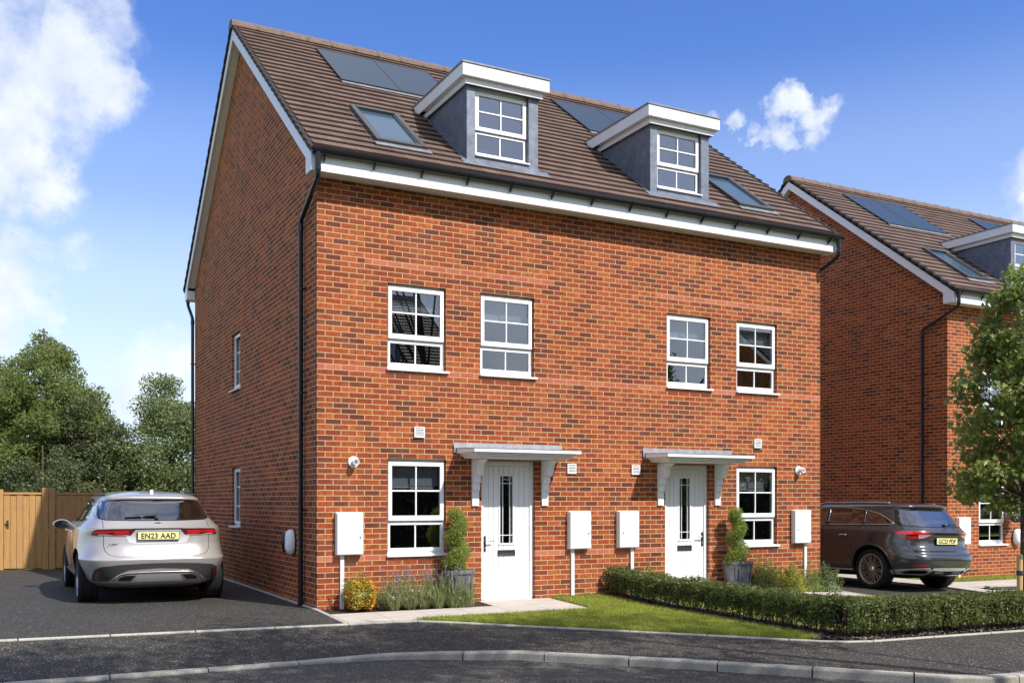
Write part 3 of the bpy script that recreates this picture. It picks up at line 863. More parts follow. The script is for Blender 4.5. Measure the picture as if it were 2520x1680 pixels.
        m = MB(); m.box(a0, a0+.04, y, y+.06, c0, c1); m.box(a1-.04, a1, y, y+.06, c0, c1); m.box(a0+.04, a1-.04, y+.001, y+.06, c1-.10, c1); m.box(a0+.04, a1-.04, y+.001, y+.06, c0, c0+.04)
        lt = 6.945
        xc = (a0+a1)/2
        for (p0, p1, q0, q1, yy, rw, bars) in ((a0+.02, a1-.02, c0+.02, lt, y-.012, .04, 0), (a0+.02, a1-.02, lt+.012, c1-.075, y-.04, .06, 1)):
            m.box(p0, p0+rw, yy, y-.001, q0, q1); m.box(p1-rw, p1, yy, y-.001, q0, q1)
            m.box(p0+rw, p1-rw, yy, y-.001, q0, q0+rw); m.box(p0+rw, p1-rw, yy, y-.001, q1-rw*.9, q1)
            m.box(xc-.011, xc+.011, yy+.006, y+.012, q0+rw, q1-rw*.9)
            if bars: zc = (q0+q1)/2; m.box(p0+rw, p1-rw, yy+.008, y+.01, zc-.011, zc+.011)
        m.prism([(y, c0+.005), (yf-.03, c0-.004), (yf-.03, c0-.026), (y, c0-.02)], 0, a0-.0, a1+.01)
        m.build('window_frame', M['white'], d, bevel=.003)
        MB().box(a0+.03, a1-.03, y+.005, y+.01, c0+.03, lt-.01).build('pane', M['glass'], d)
        MB().box(a0+.05, a1-.05, y-.014, y-.009, lt+.04, c1-.11).build('pane', M['glass'], d)
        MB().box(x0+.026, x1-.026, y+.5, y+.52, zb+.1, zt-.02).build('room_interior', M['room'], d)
    # --- roof windows
    def on_roof(m, x0, x1, ya, yb, h0, h1, mi=0):
        n = Vector((0, -sa, ca))
        def P(x, y, h): return Vector((x, y, zr(y)))+n*h
        m.add([P(x0, ya, h0), P(x1, ya, h0), P(x1, yb, h0), P(x0, yb, h0), P(x0, ya, h1), P(x1, ya, h1), P(x1, yb, h1), P(x0, yb, h1)],
              [(0,3,2,1),(4,5,6,7),(0,1,5,4),(1,2,6,5),(2,3,7,6),(3,0,4,7)], mi)
    for x0 in (.93, 7.56):
        x1, ya, yb = x0+.78, .25, 1.46
        m = MB()
        on_roof(m, x0, x0+.085, ya, yb, .0, .075); on_roof(m, x1-.085, x1, ya, yb, .0, .075)
        on_roof(m, x0+.085, x1-.085, ya, ya+.075, 0, .073); on_roof(m, x0+.085, x1-.085, yb-.075, yb, 0, .085)
        on_roof(m, x0+.085, x0+.11, ya+.075, yb-.075, 0, .06); on_roof(m, x1-.11, x1-.085, ya+.075, yb-.075, 0, .06)
        s = m.build('roof_window', M['velux'], H, bevel=.004)
        m = MB(); on_roof(m, x0+.11, x1-.11, ya+.075, yb-.075, .03, .038); m.build('pane', M['frost'], s)
        m = MB(); on_roof(m, x0-.03, x1+.05, ya-.10, ya-.002, .018, .032); m.build('flashing', M['flash'], s)
        m = MB(); on_roof(m, x0-.05, x0-.002, ya-.02, yb+.03, .0, .012); on_roof(m, x0-.05, x1+.05, yb+.002, yb+.04, .0, .012); on_roof(m, x1+.002, x1+.05, ya-.02, yb+.03, .0, .012)
        m.build('side_gutter', M['velux'], s)
    # --- solar panels
    for x0 in (1.21, 6.03):
        for k in (0, 1):
            a = x0+k*1.075; b = a+1.04; ya, yb = 2.68, 4.12
            m = MB(); on_roof(m, a, b, ya, yb, .032, .048)
            s = m.build('solar_panel', M['solar'], H)
            m = MB(); e = .02
            on_roof(m, a-e, a, ya-e, yb+e, .0, .052); on_roof(m, b, b+.015, ya-e, yb+e, .0, .052)
            on_roof(m, a, b, ya-e, ya, .0, .052); on_roof(m, a, b, yb, yb+e, .0, .052)
            m.build('panel_frame', M['dark'], s)
        m = MB(); on_roof(m, x0-.02, x0+2.14, 2.58, 2.658, .02, .03)
        m.build('panel_flashing', M['flash'], H)
    # --- wall furniture
    for x0, side in ((.248, 1), (3.945, 1), (4.85, -1), (8.52, -1)):
        x1 = x0+.382; z0, z1 = .677, 1.262
        m = MB(); m.box(x0, x1, -.06, 0, z0, z1); b = m.build('meter_box', M['meter'], H, bevel=.008)
        MB().box(x0+.003, x1-.003, -.10, -.061, z0+.004, z1-.004).build('lid', M['meter'], b, bevel=.010)
        m = MB(); ly = -.1012
        e = .016
        for r in ((x0+e, x0+e+.002, z0+e, z1-e), (x1-e, x1-e+.002, z0+e, z1-e), (x0+e, x1-e, z0+e, z0+e+.002), (x0+e, x1-e, z1-e, z1-e+.002)):
            m.box(r[0], r[1], ly, -.0995, r[2], r[3])
        m.build('lid_seam', M['meter_side'], b)
        lx = x1-.05 if side > 0 else x0+.07
        m = MB().lathe([(0, 0), (.006, 0), (.011, .0), (.011, .006), (0, .006)], (lx, -.106, .915), 1, 14); m.build('lock', M['steel'], b)
        px = {0.248: .317, 3.945: 4.007, 4.85: 5.114, 8.52: 8.808}[x0]
        MB().box(px, px+.055, -.032, -.001, -.14, z0-.001).build('cable_cover', M['white'], b, bevel=.002)
    for x0, z0 in ((1.41, 2.322), (3.94, 1.839), (5.135, 1.839), (7.667, 2.328)):
        m = MB(); a, b_, c, d_ = x0, x0+.158, z0, z0+.152; e = .016
        m.box(a, a+e, -.03, 0, c, d_); m.box(b_-e, b_, -.03, 0, c, d_); m.box(a+e, b_-e, -.03, 0, c, c+e); m.box(a+e, b_-e, -.03, 0, d_-e, d_)
        for i in range(5):
            z = c+e+.004+i*.0235
            m.prism([(-.029, z), (-.029, z+.006), (-.006, z+.018), (-.006, z+.012)], 0, a+e, b_-e)
        v = m.build('air_vent', M['white'], H, bevel=.0015)
        MB().box(a+e, b_-e, -.005, -.002, c+e, d_-e).build('grille_back', M['meter_side'], v)
    for x in (.512, 8.687):
        m = MB().lathe([(.035, 0), (.078, -.004), (.080, -.012), (.074, -.022), (.038, -.026), (.036, -.09), (.05, -.092), (.052, -.105), (.046, -.112), (.044, -.135), (.034, -.135), (.030, -.10), (.028, -.05), (0, -.05)], (x, 0, 1.955), 1, 28)
        fl = m.build('boiler_flue', M['white'], H, auto=35)
    return H

def zr_inv(z): return (z-6.32)/.757+.02

def charger(parent, name='wall_charger'):
    """rounded oval charge point, built facing -y around the origin"""
    m = MB(); n = 28
    prof = []
    def ring(sx, sz, y, dx=0):
        return [(dx+sx*math.copysign(abs(math.cos(2*math.pi*k/n))**.85, math.cos(2*math.pi*k/n)), y, sz*math.copysign(abs(math.sin(2*math.pi*k/n))**.9, math.sin(2*math.pi*k/n))) for k in range(n)]
    rings = [ring(.135, .18, 0), ring(.142, .188, -.03), ring(.135, .18, -.065), ring(.11, .15, -.10), ring(.06, .09, -.125), ring(.005, .01, -.13)]
    vs = [p for r in rings for p in r]; fs = []
    for i in range(len(rings)-1):
        for k in range(n):
            a = i*n+k; b = i*n+(k+1) % n; fs.append((a, b, b+n, a+n))
    m.add(vs, fs)
    return m, rings
def charger_dark():
    m = MB(); n = 24
    out = []
    for k in range(n):
        a = 2*math.pi*k/n
        out.append((.035+.052*math.cos(a)+.012*math.sin(2*a), .145*math.sin(a)*(.95)-.01))
    m.v = []; 
    vs = [(p[0], -.138-.016*(1-abs(p[1])/.16), p[1]) for p in out]+[(p[0]*1.15+.01, -.05, p[1]*1.03) for p in out]+[(.04, -.158, 0)]
    fs = [(i, (i+1) % n, 2*n) for i in range(n)]+[(i, n+i, n+(i+1) % n, (i+1) % n) for i in range(n)]
    m.add(vs, fs); return m

def place_charger(parent, loc, rz, mirror=1):
    m, _ = charger(None); 
    def tr(mb):
        c, s = math.cos(rz), math.sin(rz)
        mb.v = [(loc[0]+c*x*mirror-s*y, loc[1]+s*x*mirror+c*y, loc[2]+z) for x, y, z in mb.v]; return mb
    b = tr(m).build('wall_charger', M['white'], parent, smooth=True)
    tr(charger_dark()).build('socket_cover', M['black'], b, smooth=True)
    bk = MB(); bk.lathe([(0, -.012), (.15, -.012), (.15, 0), (0, 0)], (0, -.001, 0), 1, 24); bk.v = [(x, y, z*1.3) for x, y, z in bk.v]
    tr(bk).build('back_plate', M['black'], b)

HOUSE = make_house()
tag(HOUSE, 'large red brick pair of houses in the centre with two white front doors', 'house', 'brick semi detached houses with dormers')
NB = copy_tree(HOUSE)
NB.location = (14.2, 1.32, -.195)
tag(NB, 'red brick house partly seen at the right edge behind the street tree and dark car', 'house')
place_charger(HOUSE, (-.012, 1.17, .82), R(-90), -1)
place_charger(NB, (2.25, -.012, .805), 0, 1)
# two more of the same added across the street, unseen, for the window reflections
for i, (x, y) in enumerate(((11.0, -19.0), (37.0, -19.0))):
    O = empty('house_opposite', (x, y, -.3), math.pi)
    SKIP = ('solar_panel', 'roof_window', 'panel_flashing', 'wall_charger', 'air_vent', 'boiler_flue', 'meter_box', 'gutter_bracket', 'pipe_clip', 'soakers', 'room_interior')
    for ch in kids(HOUSE):
        if ch.name.split('.')[0] in SKIP: continue
        copy_tree(ch, O, SKIP)
    tag(O, ['brick house across the street, reflected in the left windows', 'second brick house across the street, further right along the road'][i], 'house', 'brick semi detached houses with dormers')

# ================================================================== GROUND
def zb(x): return float(np.interp(x, [-12, -4, 0, 7.5, 9.2, 12.6, 14.2, 30], [.05, .0, -.05, -.07, -.15, -.24, -.265, -.30]))
def g(x, y): return zb(x)-.05*min(1, max(0, -y/1.3))-.008*max(0, -y-1.3)

def sheet(name, poly, m, dz=0.0, fn=g, parent=None, **kw):
    """one polygon of ground laid on the height function"""
    b = bmesh.new(); vs = [b.verts.new((x, y, 0)) for x, y in poly]; b.faces.new(vs)
    for c, no in [((k, 0, 0), (1, 0, 0)) for k in (-8, -4, -2, 0, 2, 4, 6, 7.5, 8.3, 9.2, 10.5, 12.6, 14.2, 20)]+[((0, k, 0), (0, 1, 0)) for k in (0, -.65, -1.3, -3, -5, 5)]:
        bmesh.ops.bisect_plane(b, geom=b.verts[:]+b.edges[:]+b.faces[:], plane_co=c, plane_no=no)
    for v in b.verts: v.co.z = fn(v.co.x, v.co.y)+dz
    bmesh.ops.recalc_face_normals(b, faces=b.faces)
    for f in b.faces:
        if f.normal.z < 0: f.normal_flip()
    me = bpy.data.meshes.new(name); b.to_mesh(me); b.free(); me.materials.append(m)
    o = bpy.data.objects.new(name, me); COL.objects.link(o)
    if parent: o.parent = parent
    return tag(o, kind='structure', **kw)

E_ = [(-16, -1.32), (-4, -1.32), (0, -1.32), (.70, -1.33), (.98, -1.43), (1.44, -1.90), (1.94, -2.43), (2.66, -3.17), (4.22, -4.84), (4.48, -5.06), (4.75, -5.16), (7.25, -5.33), (12, -5.6), (30, -6)]
def kz(x): return float(np.interp(x, [-16, -.9, .9, 30], [-.262, -.262, -.205, -.205]))
K_ = [(-16, -2.82), (-4, -2.82), (-.7, -2.85), (-.15, -2.92), (.35, -3.14), (.80, -3.44), (1.18, -3.62), (1.78, -4.25), (2.42, -4.92), (4.15, -6.95), (4.55, -7.03), (7.5, -7.1), (12, -7.3), (30, -7.8)]
ROADZ = -.295
# far ground and road
m = MB(); m.quad((-400, -400, -.50), (400, -400, -.50), (400, 400, -.50), (-400, 400, -.50))
tag(m.build('ground', M['turf']), kind='structure')
m = MB()
n = len(K_)
for i in range(n-1):
    (a, b), (c, d) = K_[i], K_[i+1]
    m.quad((a, b-.05, ROADZ), (c, d-.05, ROADZ), (c, -14.2, ROADZ), (a, -14.2, ROADZ))
tag(m.build('road', M['asphalt_r']), kind='structure')
tag(MB().box(-16, 30, -14.32, -14.2, -.40, -.19).build('kerb', M['kerb']), kind='structure')
m = MB(); m.quad((-60, -14.32, -.2), (60, -14.32, -.2), (60, -60, -.2), (-60, -60, -.2))
tag(m.build('verge', M['turf']), kind='structure')

def zip_strip(name, A, B, za, zb_, mt):
    m = MB()
    for i in range(len(A)-1):
        a, b, c, d = A[i], A[i+1], B[i+1], B[i]
        m.quad((a[0], a[1], za(*a)), (b[0], b[1], za(*b)), (c[0], c[1], zb_(*c)), (d[0], d[1], zb_(*d)))
    return tag(m.build(name, mt), kind='structure')
zip_strip('pavement', E_, K_, lambda x, y: g(x, y)-.012, lambda x, y: kz(x)-.004, M['asphalt'])

def offs(pts, d):
    out = []
    for i, p in enumerate(pts):
        a = Vector(pts[max(0, i-1)]); b = Vector(pts[min(len(pts)-1, i+1)]); t = (b-a).normalized()
        out.append((p[0]+t.y*d, p[1]-t.x*d))
    return out
def resample(pts, step):
    P = [Vector(p) for p in pts]; out = [P[0]]; acc = 0; need = step
    segs = []
    for a, b in zip(P, P[1:]):
        L = (b-a).length; t = 0
        while acc+L-t >= need-1e-9:
            t += need-acc if False else (need-acc); acc = 0
            out.append(a+(b-a)*(t/L))
            if L-t <= 0: break
        else:
            pass
        acc += L-t
    return out
def along(pts, s):
    P = [Vector(p) for p in pts]
    for a, b in zip(P, P[1:]):
        L = (b-a).length
        if s <= L: return a+(b-a)*(s/L), (b-a).normalized()
        s -= L
    return P[-1], (P[-1]-P[-2]).normalized()
def plen(pts): return sum((Vector(b)-Vector(a)).length for a, b in zip(pts, pts[1:]))
def stones(name, pts, L, w, top, bot, mt, gap=.014, rad=.018, start=0, end=None, slope=0):
    """a run of separate kerb or edging stones following a line; the line is the back edge"""
    m = MB(); T = plen(pts); s = start; end = end or T
    while s < end-.05:
        e = min(s+L-gap, end); k = max(3, int((e-s)/.3))
        secs = []
        for i in range(k+1):
            p, t = along(pts, s+(e-s)*i/k); nrm = Vector((t.y, -t.x))
            zt = top(p.x, p.y); zo = bot(p.x, p.y)
            prof = [(0, zo), (0, zt), (w-rad, zt-slope), (w-rad*.3, zt-rad*.35-slope), (w, zt-rad-slope), (w, zo)]
            secs.append([(p.x+nrm.x*q, p.y+nrm.y*q, z) for q, z in prof])
        np_ = 6; vs = [v for sc in secs for v in sc]; fs = []
        for i in range(k):
            for j in range(np_-1):
                a = i*np_+j; fs.append((a, a+1, a+1+np_, a+np_))
        fs.append(tuple(range(np_))); fs.append(tuple(range(k*np_, (k+1)*np_))[::-1])
        m.add(vs, fs); s += L
    return tag(m.build(name, mt), kind='structure')
stones('kerb', K_, .917, .125, lambda x, y: kz(x), lambda x, y: -.42, M['kerb'], start=.27, rad=.02)
stones('kerb_bed', K_, 60, .095, lambda x, y: kz(x)-.035, lambda x, y: -.42, M['seam'], rad=.03)
stones('edging_bed', E_, 60, .040, lambda x, y: g(x, y)-.016, lambda x, y: g(x, y)-.12, M['seam'], rad=.012)
stones('edging', E_, .915, .05, lambda x, y: g(x, y)+.004, lambda x, y: g(x, y)-.12, M['edging'], start=.45, rad=.012)

# driveway beside the gable
sheet('driveway', [(-16, -1.32), (-.052, -1.32), (-.052, 9.98), (-16, 9.98)], M['asphalt_d'], -.006)
stones('edging', [(-.001, 9.3), (-.001, -1.31)], .915, .05, lambda x, y: g(x, y)+.012, lambda x, y: g(x, y)-.12, M['edging'], rad=.01)
# neighbour's driveway
sheet('driveway', [(9.33, -5.5), (12.25, -5.6), (12.25, 14), (9.33, 14)], M['asphalt_d'], -.010)
stones('edging', [(9.33, 14), (9.33, -5.45)], .915, .05, lambda x, y: g(x, y)+.012, lambda x, y: g(x, y)-.12, M['edging'], rad=.01)
stones('edging', [(12.25, -5.5), (12.25, 14)], .915, .05, lambda x, y: g(x, y)+.020, lambda x, y: g(x, y)-.12, M['edging'], rad=.01)

def slabs(name, rects, dz=.0):
    m = MB()
    for x0, x1, y0, y1 in rects:
        vs = [(x, y, g(x, y)+dz) for x, y in ((x0, y0), (x1, y0), (x1, y1), (x0, y1))]
        vs += [(x, y, z-.045) for x, y, z in vs]
        m.add(vs, [(0, 1, 2, 3), (0, 4, 5, 1), (1, 5, 6, 2), (2, 6, 7, 3), (3, 7, 4, 0)])
    return tag(m.build(name, M['slab'], bevel=.002), kind='structure')
rc = []
x = .025
while x < 3.66:
    x2 = min(x+.6, 3.68)
    if x2-x > .1:
        rc.append((x, x2-.006, -1.275, -.886)); rc.append((x, x2-.006, -.88, -.52))
        if x > 2.3: rc.append((x, x2-.006, -.514, -.005))
    x += .6
slabs('path', rc, .002)
slabs('path', [(5.75+i*.6, 6.344+i*.6, y0, y1-.006) for i in range(6) for y0, y1 in ((-1.18, -.84), (-.84, -.50))]+[(5.75+i*.6, 6.344+i*.6, -.5, -.005) for i in range(2)], .002)
slabs('path', [(12.31+j*.6, 12.904+j*.6, -1.3+i*.6, -.706+i*.6) for i in range(22) for j in range(2) if not (j == 1 and i == 1)]+[(13.51+i*.6, 14.104+i*.6, y0, y1) for i in range(22) for y0, y1 in ((-1.3, -.96), (-.22, .24), (.246, .75))], .004)
sheet('parking_bay', [(13.0, -.40), (27, -.30), (27, -.93), (13.45, -.93)], M['asphalt_d'], .010)
# soil and turf
sheet('soil', [(.0, -.515), (2.425, -.515), (2.425, .0), (.0, .0)], M['soil'], -.012)
sheet('soil', [(7.0, -.49), (9.32, -.49), (9.32, 0), (7.0, 0)], M['soil'], -.012)
LAWN1 = [(.98, -1.38), (1.44, -1.86), (1.94, -2.39), (2.66, -3.12), (4.22, -4.80), (4.55, -4.72), (4.60, 0), (3.69, 0), (3.69, -1.29), (1.0, -1.29)]
sheet('lawn', LAWN1, M['turf'], -.012)
LAWN2 = [(5.05, -4.75), (9.27, -4.9), (9.27, -1.2), (5.72, -1.2), (5.72, 0), (5.05, 0)]
sheet('lawn', LAWN2, M['turf'], -.012)
LAWN3 = [(13.50, .76), (14.2, .76), (14.2, 12), (13.50, 12)]
sheet('lawn', LAWN3, M['turf'], -.012)
LAWN4 = [(14.2, .76), (27, .76), (27, 1.32), (14.2, 1.32)]
sheet('lawn', LAWN4, M['turf'], -.012)
sheet('soil', [(4.55, -4.72), (4.22, -4.84), (4.48, -5.04), (4.75, -5.13), (9.27, -5.44), (9.27, -4.9), (5.05, -4.75), (5.05, 0), (4.60, 0)], M['soil'], -.010)
sheet('soil', [(0, .0), (W, 0), (W, .02), (0, .02)], M['soil'], -.02)

# bark mulch under the hedge
nr = np.random.default_rng(5)
def inpoly(px, py, poly):
    ins = np.zeros(len(px), bool); n = len(poly); j = n-1
    for i in range(n):
        xi, yi = poly[i]; xj, yj = poly[j]
        c = ((yi > py) != (yj > py)) & (px < (xj-xi)*(py-yi)/((yj-yi) or 1e-9)+xi)
        ins ^= c; j = i
    return ins
gv = np.vectorize(g)
def scatter_poly(poly, dens):
    xs = [p[0] for p in poly]; ys = [p[1] for p in poly]
    n = int((max(xs)-min(xs))*(max(ys)-min(ys))*dens)
    x = nr.uniform(min(xs), max(xs), n); y = nr.uniform(min(ys), max(ys), n)
    k = inpoly(x, y, poly); return x[k], y[k]
def chips(name, poly, dens, size, mt):
    x, y = scatter_poly(poly, dens); n = len(x); z = gv(x, y)+nr.uniform(-.005, .02, n)
    a = nr.uniform(0, 6.28, n); L = size*nr.uniform(.4, 1.3, n); wd = L*.4
    dx, dy = np.cos(a)*L, np.sin(a)*L; ex, ey = -np.sin(a)*wd, np.cos(a)*wd
    t = nr.uniform(-.4, .4, n)*L
    V = np.stack([np.stack([x-dx-ex, y-dy-ey, z-t], 1), np.stack([x+dx-ex, y+dy-ey, z+t], 1), np.stack([x+dx+ex, y+dy+ey, z+t+.004], 1), np.stack([x-dx+ex, y-dy+ey, z-t+.004], 1)], 1).reshape(-1, 3)
    return tag(np_mesh(name, V, np.arange(len(V)).reshape(-1, 4), mt), kind='stuff')
M['mulch'] = leaf('bark_mulch', (.06, .045, .035), (.30, .25, .22), .9, .0)
tag(chips('bark_mulch', [(4.3, -4.8), (4.55, -5.0), (4.8, -5.1), (9.2, -5.4), (9.2, -4.8), (5.1, -4.7), (5.1, -.05), (4.52, -.05), (4.4, -4.6)], 1700, .022, M['mulch']), 'pale bark mulch scattered on the soil under the low hedge', 'mulch')

# grass blades
def grass(name, poly, dens, h, label):
    x, y = scatter_poly(poly, dens); n = len(x); z = gv(x, y)-.014
    a = nr.uniform(0, 6.28, n); hh = h*nr.uniform(.5, 1.25, n); wd = .0028*nr.uniform(.7, 1.4, n)
    lean = nr.uniform(.1, .7, n)*hh; b = nr.uniform(0, 6.28, n)
    ex, ey = np.cos(a)*wd, np.sin(a)*wd; lx, ly = np.cos(b)*lean, np.sin(b)*lean
    V = np.stack([np.stack([x-ex, y-ey, z], 1), np.stack([x+ex, y+ey, z], 1),
                  np.stack([x+ex*.8+lx*.4, y+ey*.8+ly*.4, z+hh*.6], 1), np.stack([x-ex*.3+lx, y-ey*.3+ly, z+hh], 1)], 1).reshape(-1, 3)
    o = np_mesh(name, V, np.arange(len(V)).reshape(-1, 4), M['grass'])
    return tag(o, label, 'grass', kind='stuff')
grass('grass', [(.90, -1.31)]+LAWN1[:5]+LAWN1[5:], 9000, .055, 'short sunlit grass of the front lawn by the left door path')
grass('grass', LAWN2, 5000, .055, 'short grass of the second front lawn behind the low hedge')
grass('grass', [(13.5, .76), (14.2, .76), (14.2, 5), (13.5, 5)], 2600, .07, 'grass strip along the right brick house, behind the dark car')
grass('grass', [(14.2, .76), (18.5, .76), (18.5, 1.32), (14.2, 1.32)], 2600, .07, 'grass strip at the foot of the right house front wall')

# ================================================================== PLANTS
def leaf_cloud(P, size, up=.35, jitter=1.0, aspect=.55, seed=1, nrm=None, fold=False):
    """P (n,3) leaf centres -> quad soup (rhombus leaves) with mixed orientation"""
    rg = np.random.default_rng(seed); n = len(P)
    N = rg.normal(size=(n, 3)); N[:, 2] += up*2
    if nrm is not None: N += nrm*1.5
    N /= np.linalg.norm(N, axis=1)[:, None]
    T = np.cross(N, rg.normal(size=(n, 3))); T /= np.linalg.norm(T, axis=1)[:, None]
    B = np.cross(N, T); s = size*rg.uniform(.55, 1.25, n)[:, None]*jitter
    bend = N*s*.18
    V = np.stack([P-T*s*.5, P+B*s*.5*aspect+bend, P+T*s*.55, P-B*s*.5*aspect+bend], 1).reshape(-1, 3)
    return V, np.arange(len(V)).reshape(-1, 4)

def clumps_in(env, n, seed, shell=.5):
    """clump centres inside an envelope r(h); env = list of (z, radius)"""
    rg = np.random.default_rng(seed); zs = np.array([e[0] for e in env]); rs = np.array([e[1] for e in env])
    out = []
    while len(out) < n:
        z = rg.uniform(zs[0], zs[-1]); R_ = np.interp(z, zs, rs)
        if rg.uniform() > (R_/rs.max()): continue
        a = rg.uniform(0, 6.283); q = rg.uniform(shell, 1)**.7
        out.append((R_*q*math.cos(a), R_*q*math.sin(a), z))
    return np.array(out)

def limbs(mb, base, top_z, clumps, r0, n, seed, lean=(0, 0), low=.15):
    rg = random.Random(seed)
    p = []; k = 7
    for i in range(k+1):
        t = i/k; p.append((base[0]+lean[0]*t+math.sin(t*5+seed)*r0*.6*t, base[1]+lean[1]*t+math.cos(t*4+seed)*r0*.5*t, base[2]+(top_z-base[2])*t))
    mb.tube(p, [r0*(1-.85*i/k) for i in range(k+1)], 9)
    idx = list(range(len(clumps))); rg.shuffle(idx)
    for j in idx[:n]:
        c = clumps[j]; zst = max(base[2]+low*(top_z-base[2]), c[2]-(abs(c[0]-base[0])+abs(c[1]-base[1]))*.9)
        t = min(.95, (zst-base[2])/(top_z-base[2])); q = t*k; i = int(q); f = q-i
        s = Vector(p[i]).lerp(Vector(p[min(k, i+1)]), f); e = Vector(c)
        mid = s.lerp(e, .5)+Vector((0, 0, -.04*(e-s).length)); rb = r0*(1-.85*t)*.45
        mb.tube([s, mid, e], [rb, rb*.6, rb*.2], 6, caps=False)

def tree(name, base, h, env, nclump, nleaf, cr, lsize, mt, seed, label, cat='tree', group=None, trunk=.18, nlimb=60, shell=.4, up=.3, flat=.8, lean=(0, 0)):
    t = empty(name, base)
    C = clumps_in(env, nclump, seed, shell)
    C[:, 0] += lean[0]*C[:, 2]/h; C[:, 1] += lean[1]*C[:, 2]/h
    mb = MB(); limbs(mb, (0, 0, -.1), h*.95, C, trunk, nlimb, seed, lean)
    mb.build('trunk', M['bark'], t, smooth=True)
    rg = np.random.default_rng(seed+9)
    rad = cr*rg.uniform(.55, 1.25, nclump)
    cnt = np.maximum(3, (nleaf*rad**2/np.sum(rad**2))).astype(int)
    idx = np.repeat(np.arange(nclump), cnt); n = len(idx)
    dirs = rg.normal(size=(n, 3)); dirs /= np.linalg.norm(dirs, axis=1)[:, None]
    q = rg.uniform(.0, 1, n)**.45
    P = C[idx]+dirs*(q*rad[idx])[:, None]*np.array([1, 1, flat])
    V, F = leaf_cloud(P, lsize, up, seed=seed)
    np_mesh('crown', V, F, mt, t)
    return tag(t, label, cat, group)

# trees behind the fence
GB = 'trees behind the wooden fence'
def at_px(u, Y):
    d = pix_dir(u, 1232.75); t = (Y-CAM[1])/d.y
    return CAM[0]+d.x*t
def env_top(top, base, shape): return [(base+(top-base)*t, r) for t, r in shape]
tree('birch_tree', (at_px(110, 20), 20, -.3), 7.3, [(.3, 2.1), (1.5, 2.5), (3.2, 2.35), (4.7, 1.75), (5.8, 1.05), (6.4, .5), (6.7, .2)], 260, 90000, .50, .10, M['l_birch'], 11,
     'tall light green birch tree at the far left behind the fence, twin tops', 'tree', GB, trunk=.16)
tree('birch_tree', (at_px(-60, 21), 21, -.3), 6.4, [(.3, 2.0), (2, 2.3), (4, 1.9), (5.4, 1.0), (6.0, .3)], 140, 42000, .5, .10, M['l_birch'], 12,
     'light green birch tree cut by the left edge of the picture', 'tree', GB, trunk=.15)
tree('broadleaf_tree', (at_px(222, 18.5), 18.5, -.3), 5.0, [(.2, 1.45), (1.5, 1.5), (3, 1.3), (3.8, .95), (4.4, .5), (4.7, .2)], 150, 44000, .42, .09, M['l_dark'], 13,
     'dark green broadleaf tree between the two taller ones behind the fence', 'tree', GB, trunk=.13)
tree('broadleaf_tree', (at_px(408, 19), 19, -.3), 6.0, [(.2, 2.0), (1.4, 2.05), (2.8, 1.65), (4.0, 1.1), (4.9, .62), (5.5, .25)], 200, 66000, .44, .09, M['l_beech'], 14,
     'grey green conical tree next to the back corner of the brick gable', 'tree', GB, trunk=.14)
tree('broadleaf_tree', (at_px(320, 22), 22, -.3), 3.4, [(.2, 1.8), (1.2, 1.7), (2.1, 1.1), (2.7, .4)], 90, 26000, .5, .09, M['l_dark'], 15,
     'low dark tree filling the dip behind the parked silver car', 'tree', GB, trunk=.13)
tree('broadleaf_tree', (at_px(100, 16.5), 16.5, -.3), 3.4, [(.2, 1.6), (1.4, 1.7), (2.3, 1.2), (2.8, .4)], 90, 28000, .42, .085, M['l_dark'], 16,
     'low bushy tree just above the left end of the fence', 'tree', GB, trunk=.10)

# street tree in front of the right house, with its stake
TX, TY = 8.83, -4.22
def maple_leaves(P, size, seed):
    """five-lobed leaves folded along the midrib"""
    rg = np.random.default_rng(seed); n = len(P)
    N = rg.normal(size=(n, 3))*.75; N[:, 2] += .75; N[:, 1] -= .25; N /= np.linalg.norm(N, axis=1)[:, None]
    T = np.cross(N, rg.normal(size=(n, 3))); T[:, 2] -= .5; T /= np.linalg.norm(T, axis=1)[:, None]
    B = np.cross(N, T); B /= np.linalg.norm(B, axis=1)[:, None]
    s = (size*rg.uniform(.6, 1.2, n))[:, None]
    pts = [(0, 0), (.30, .42), (.12, .50), (.5, .22), (1, 0), (.5, -.22), (.12, -.50), (.30, -.42)]
    out = []
    L = [(0, 0, 0), (.10, .48, .10), (.40, .22, .05), (.52, .46, .10), (.66, .14, .02), (1.0, 0, -.05), (.66, -.14, .02), (.52, -.46, .10), (.40, -.22, .05), (.10, -.48, .10)]
    V = np.stack([P+T*s*a+B*s*b+N*s*c for a, b, c in L], 1)
    nv = len(L); base = np.arange(n)[:, None]*nv
    quads = [(0, 1, 2, 4), (0, 4, 5, 6), (0, 6, 8, 9), (2, 3, 4, 4), (6, 7, 8, 8)]
    tri = [(0, 1, 2), (0, 2, 4), (2, 3, 4), (0, 4, 5), (0, 5, 6), (0, 6, 8), (6, 7, 8), (0, 8, 9)]
    F = np.concatenate([base+np.array(t)[None, :] for t in tri], 0)
    return V.reshape(-1, 3), F
st = empty('street_tree', (TX, TY, g(TX, TY)))
env = [(1.50, .3), (1.72, .95), (2.1, 1.08), (2.6, .92), (3.2, .85), (3.7, .70), (4.2, .50), (4.6, .34), (4.85, .15)]
C = clumps_in(env, 150, 31, .25)
mb = MB(); limbs(mb, (0, 0, 0), 4.6, C, .048, 110, 4, low=.36); mb.build('trunk', M['bark'], st, smooth=True)
rg = np.random.default_rng(8); idx = rg.integers(0, 150, 13500)
dv = rg.normal(size=(13500, 3)); dv /= np.linalg.norm(dv, axis=1)[:, None]
P = C[idx]+dv*(rg.uniform(0, 1, 13500)**.5*.28)[:, None]*np.array([1, 1, .62])
V, F = maple_leaves(P, .085, 4)
np_mesh('crown', V, F, M['l_maple'], st)
